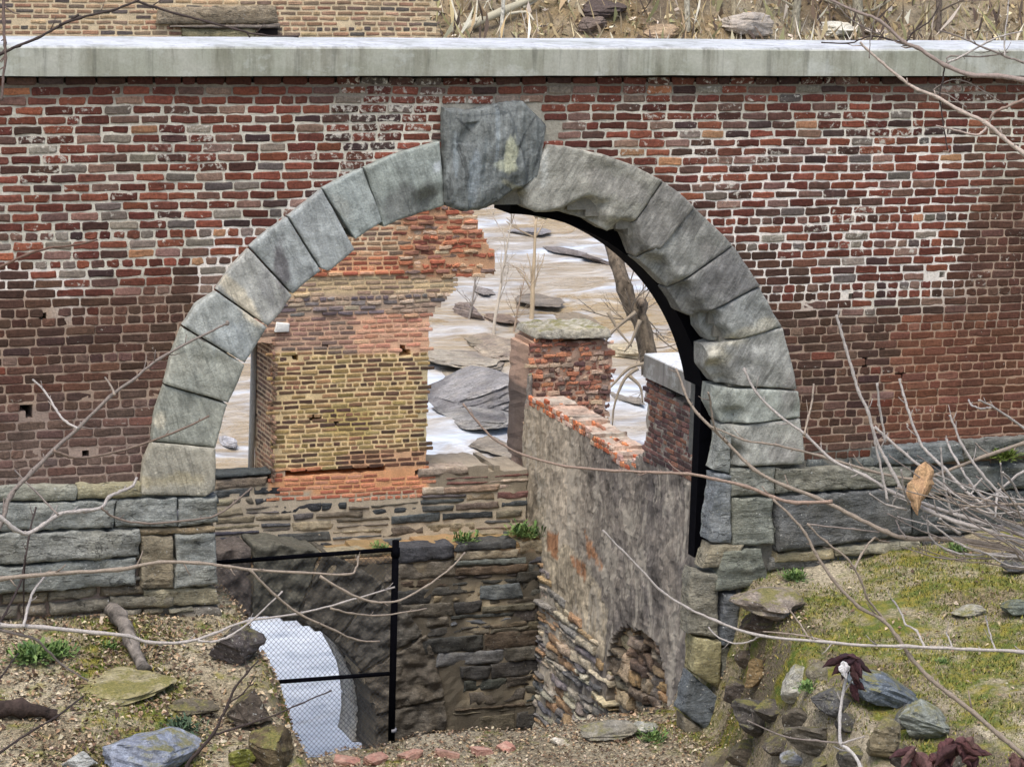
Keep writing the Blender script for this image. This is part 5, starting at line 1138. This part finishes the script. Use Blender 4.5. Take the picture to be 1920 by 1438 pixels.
# right shrub with many pale shoots
D = 13.0; rng.seed(8)
g = atD(2030, 1750, D); g.z = ground_z(g.x, g.y)-.05
RS = thing('pale_shoot_shrub', g, 'leafless shrub with many pale curving shoots in front of the right wall foot', 'shrub')
mb = MB(); tube(mb, catmull([g, atD(2040, 1450, D), atD(2020, 1200, D), atD(2000, 1000, D), atD(1990, 800, D)], 6), .035, .012, MID, 9); mb.build('stem', M_BARK, RS)
for pts, a, b, c in [
 ([(2020, 1090), (1920, 1040), (1863, 1022), (1782, 1011), (1702, 1009), (1662, 997), (1602, 968), (1529, 932), (1469, 910), (1413, 880), (1361, 827), (1304, 771), (1282, 730), (1268, 690)], 13, 5, TANB),
 ([(1560, 940), (1493, 942), (1449, 932), (1400, 912), (1340, 898), (1290, 888), (1230, 886), (1150, 882), (1060, 874), (980, 852), (925, 822), (895, 790), (868, 757)], 8, 4, srgb(150, 130, 116)),
 ([(2000, 800), (1920, 831), (1840, 858), (1760, 888), (1711, 898), (1623, 880), (1538, 855), (1457, 835), (1397, 825), (1332, 799)], 9, 3.5, TANB),
 ([(2005, 1040), (1920, 1005), (1804, 968), (1744, 948), (1675, 924), (1623, 892), (1562, 864), (1510, 815), (1461, 779), (1417, 735), (1394, 690)], 9, 5, PALE),
 ([(2010, 1060), (1900, 1010), (1800, 980), (1735, 955), (1695, 922), (1676, 890), (1660, 860), (1643, 827), (1627, 771), (1610, 735), (1599, 698), (1585, 650), (1578, 625), (1568, 590)], 9, 6, PALE),
 ([(2000, 1030), (1900, 990), (1836, 956), (1776, 916), (1732, 880), (1683, 839), (1640, 800)], 8, 6, PALE), ([(1656, 815), (1660, 826), (1653, 785), (1648, 755), (1645, 718)], 5, 5, PALE),
 ([(2005, 1020), (1901, 985), (1824, 932), (1772, 880), (1740, 850), (1724, 827), (1703, 771), (1694, 740), (1687, 710)], 8, 5, PALE),
 ([(2000, 1000), (1909, 964), (1877, 928), (1840, 888), (1804, 835), (1790, 800), (1780, 778)], 7, 5, PALE), ([(2000, 990), (1861, 944), (1816, 900), (1792, 860), (1780, 838), (1774, 822)], 6, 5, PALE),
 ([(1995, 850), (1920, 803), (1893, 783), (1860, 762), (1835, 750)], 6, 4, PALE), ([(1858, 764), (1840, 766), (1822, 760), (1816, 750)], 4, 4, PALE), ([(1508, 816), (1516, 780), (1522, 755), (1526, 720)], 5, 4, TANB), ([(1364, 830), (1345, 810), (1336, 787), (1332, 755), (1328, 735)], 5, 4, TANB),
 ([(2030, 1235), (1920, 1222), (1820, 1217), (1700, 1212), (1560, 1205), (1420, 1190), (1340, 1162), (1290, 1140), (1240, 1108), (1210, 1076), (1165, 1030), (1130, 994)], 8, 4, PALE), ([(1425, 1191), (1408, 1202), (1380, 1206), (1350, 1196), (1328, 1176)], 4, 3, PALE), ([(1560, 1205), (1500, 1190), (1430, 1184)], 5, 3, TANB),
 ([(2038, 1500), (1920, 1415), (1875, 1379), (1823, 1334), (1782, 1302), (1742, 1270), (1706, 1230), (1682, 1194), (1654, 1161), (1610, 1137), (1561, 1085), (1529, 1037), (1510, 1000), (1480, 965), (1449, 936)], 12, 5, TANB),
 ([(1658, 1163), (1640, 1140), (1626, 1121), (1614, 1089), (1590, 1049), (1545, 1013), (1513, 981)], 6, 4, TANB), ([(1602, 1068), (1615, 1040), (1638, 1009), (1650, 1014), (1668, 1016)], 5, 4, TANB), ([(1734, 1214), (1718, 1182), (1698, 1170), (1690, 1150), (1674, 1125)], 5, 4, PALE),
 ([(1865, 1216), (1855, 1185), (1848, 1155)], 4, 3, PALE), ([(1786, 1215), (1778, 1195), (1774, 1185)], 4, 3, PALE), ([(1522, 1203), (1500, 1170), (1478, 1140)], 4, 3, TANB), ([(1515, 983), (1600, 992), (1648, 998)], 4, 3, MID),
 ([(2005, 1060), (1920, 1020), (1840, 1005), (1780, 975), (1735, 955)], 6, 4, PALE), ([(2010, 1080), (1930, 1048), (1860, 1040), (1800, 1020), (1750, 985), (1727, 968)], 6, 4, PALE), ([(1800, 1000), (1776, 985), (1762, 972)], 7, 5, PALE), ([(2012, 1078), (1900, 1040), (1820, 1040), (1776, 1030), (1745, 1008), (1738, 975)], 5, 4, PALE),
 ([(1995, 880), (1920, 884), (1860, 930), (1800, 956), (1740, 968)], 6, 4, PALE), ([(1820, 928), (1830, 910), (1842, 896)], 4, 4, PALE), ([(1870, 926), (1868, 950), (1866, 970)], 6, 4, PALE), ([(1880, 915), (1878, 890), (1876, 868)], 4, 3, PALE), ([(1784, 963), (1772, 915), (1766, 870), (1764, 838)], 5, 4, PALE),
 ([(1700, 955), (1660, 945), (1630, 925)], 5, 3, PALE), ([(1672, 948), (1680, 930), (1684, 910)], 4, 3, PALE), ([(2005, 1100), (1900, 1042), (1870, 1046), (1810, 1046), (1770, 1030)], 5, 3, TANB), ([(1665, 940), (1656, 900), (1648, 860), (1641, 830), (1638, 800)], 6, 4, PALE), ([(1704, 945), (1694, 915), (1690, 880)], 5, 4, PALE),
 ([(1700, 1008), (1686, 990), (1680, 975)], 4, 3, MID), ([(2003, 950), (1930, 960), (1900, 940), (1872, 918)], 6, 4, PALE), ([(1915, 935), (1895, 900), (1880, 885)], 5, 4, PALE)]:
    branch(RS, pts, a, b, c, D, D+rng.uniform(-.25, .35))
rng.seed(17)
for i in range(26):      # the tangle of fine shoots towards the right edge
    x0, y0 = rng.uniform(1960, 2010), rng.uniform(940, 1090); x1, y1 = rng.uniform(1660, 1880), rng.uniform(850, 1040)
    if y1 > y0-10: y1 = y0-rng.uniform(20, 90)
    q = [(x0, y0)]+[(x0+(x1-x0)*t+rng.uniform(-10, 10), y0+(y1-y0)*t+22*math.sin(t*3.1)*rng.uniform(.2, 1)+rng.uniform(-6, 6)) for t in (.25, .5, .75)]+[(x1, y1)]
    branch(RS, q, rng.uniform(3.5, 6), 2.5, rng.choice((PALE, PALE, MID, TANB)), D, D+rng.uniform(-.4, .5), name='shoot')
def leaf(parent, px, py, depth, wp, hp, col, seed, name='dead_leaf', curl=.35, tw=.2, ang=0.0):
    R_ = RT*math.cos(ang)+UP*math.sin(ang); U_ = UP*math.cos(ang)-RT*math.sin(ang)
    r = random.Random(seed); k = depth/FP; W_, H_ = wp*k, hp*k; mb = MB(); vs = []; cs = []; n, m = 8, 12
    for j in range(m+1):
        t = j/m; half = .5*W_*(math.sin(math.pi*min(1, t*1.01)**.75)**.9)*(1+.14*math.sin(t*13+seed)+.10*math.sin(t*29+2*seed))
        for i in range(n+1):
            s = 2*i/n-1
            q = R_*(s*half+tw*H_*(t-.5)*.7+.06*W_*math.sin(t*7))+U_*(-(t-.5)*H_)+FW*(curl*W_*(s*s)*(1-.3*t)+.10*W_*math.sin(3*s+5*t+seed))
            vs.append(q); cs.append(vary(mix(col, tuple(x*.35 for x in col), max(0, min(1, .5*(abs(s) < .15)+.8*nz(s*2, t*4, seed)))), .1, .03, r)+(0.,))
    fs = [(j*(n+1)+i, j*(n+1)+i+1, (j+1)*(n+1)+i+1, (j+1)*(n+1)+i) for j in range(m) for i in range(n)]
    P = atD(px, py, depth); mb.add([P+v for v in vs], fs, cs, 0, False); return mb.build(name, M_LEAF, parent)
leaf(RS, 1728, 916, 12.85, 46, 100, srgb(186, 152, 116), 1, curl=.55, tw=-.25)
# dry stalks with maroon leaves
MAR = srgb(62, 38, 42)
g = atD(1640, 1560, 13.4); g.z = ground_z(g.x, g.y)-.02
DS = thing('dry_stalk', g, 'white dry stalk topped by a drooping cluster of maroon leaves at lower right', 'plant')
branch(DS, [(1640, 1560), (1614, 1440), (1590, 1404), (1576, 1392), (1575, 1340), (1580, 1300), (1588, 1262), (1590, 1245)], 8, 6, srgb(214, 210, 206), 13.4, name='stem')
branch(DS, [(1577, 1394), (1600, 1386), (1622, 1380)], 5, 3, PALE, 13.4, name='side_stem'); branch(DS, [(1576, 1393), (1530, 1388), (1470, 1380), (1400, 1350)], 5, 3, MID, 13.4, name='side_stem'); branch(DS, [(1583, 1296), (1600, 1270), (1612, 1250)], 4, 3, PALE, 13.4, name='side_stem')
for i in range(16):
    an = rng.uniform(-1.3, 1.3); L_ = rng.uniform(26, 50); a, b = 1592+math.sin(an)*L_*.55+rng.uniform(-6, 14), 1236+math.cos(an)*L_*.45+rng.uniform(-8, 10)
    leaf(DS, a, b, 13.35+rng.uniform(-.03, .03), rng.uniform(12, 20), L_, vary(rng.choice((MAR, MAR, srgb(84, 58, 60), srgb(52, 36, 40))), .3), 10+i, 'leaf', .6, .1, an)
leaf(DS, 1604, 1300, 13.35, 16, 40, vary(MAR, .2), 30, 'leaf', .5, .1, .3); leaf(DS, 1612, 1284, 13.35, 14, 34, vary(MAR, .2), 31, 'leaf', .5, .1, .7)
leaf(DS, 1584, 1256, 13.3, 20, 34, srgb(222, 220, 220), 21, 'pale_leaf'); 
g = atD(1790, 1600, 13.0); g.z = ground_z(g.x, g.y)-.02
DM = thing('maroon_plant', g, 'low plant with large wilted maroon leaves along the bottom right edge', 'plant')
for q in ([(1790, 1600), (1770, 1480), (1790, 1420), (1800, 1380)], [(1790, 1590), (1730, 1470), (1716, 1420)], [(1790, 1590), (1840, 1470), (1830, 1420)], [(1790, 1590), (1870, 1480), (1900, 1420)]): branch(DM, q, 6, 3, srgb(150, 110, 104), 13.0, name='stem')
for i in range(22):
    hx, hy = rng.choice(((1716, 1405), (1800, 1385), (1800, 1395), (1830, 1410), (1900, 1415), (1772, 1415)))
    an = rng.uniform(-1.4, 1.4); L_ = rng.uniform(30, 62); a, b = hx+math.sin(an)*L_*.5+rng.uniform(-10, 10), hy+math.cos(an)*L_*.45+rng.uniform(-6, 12)
    leaf(DM, a, b, 12.95+rng.uniform(-.04, .04), rng.uniform(16, 28), L_, vary(rng.choice((srgb(90, 60, 60), srgb(70, 46, 48), srgb(110, 84, 80))), .25), 40+i, 'leaf', .6, .1, an)
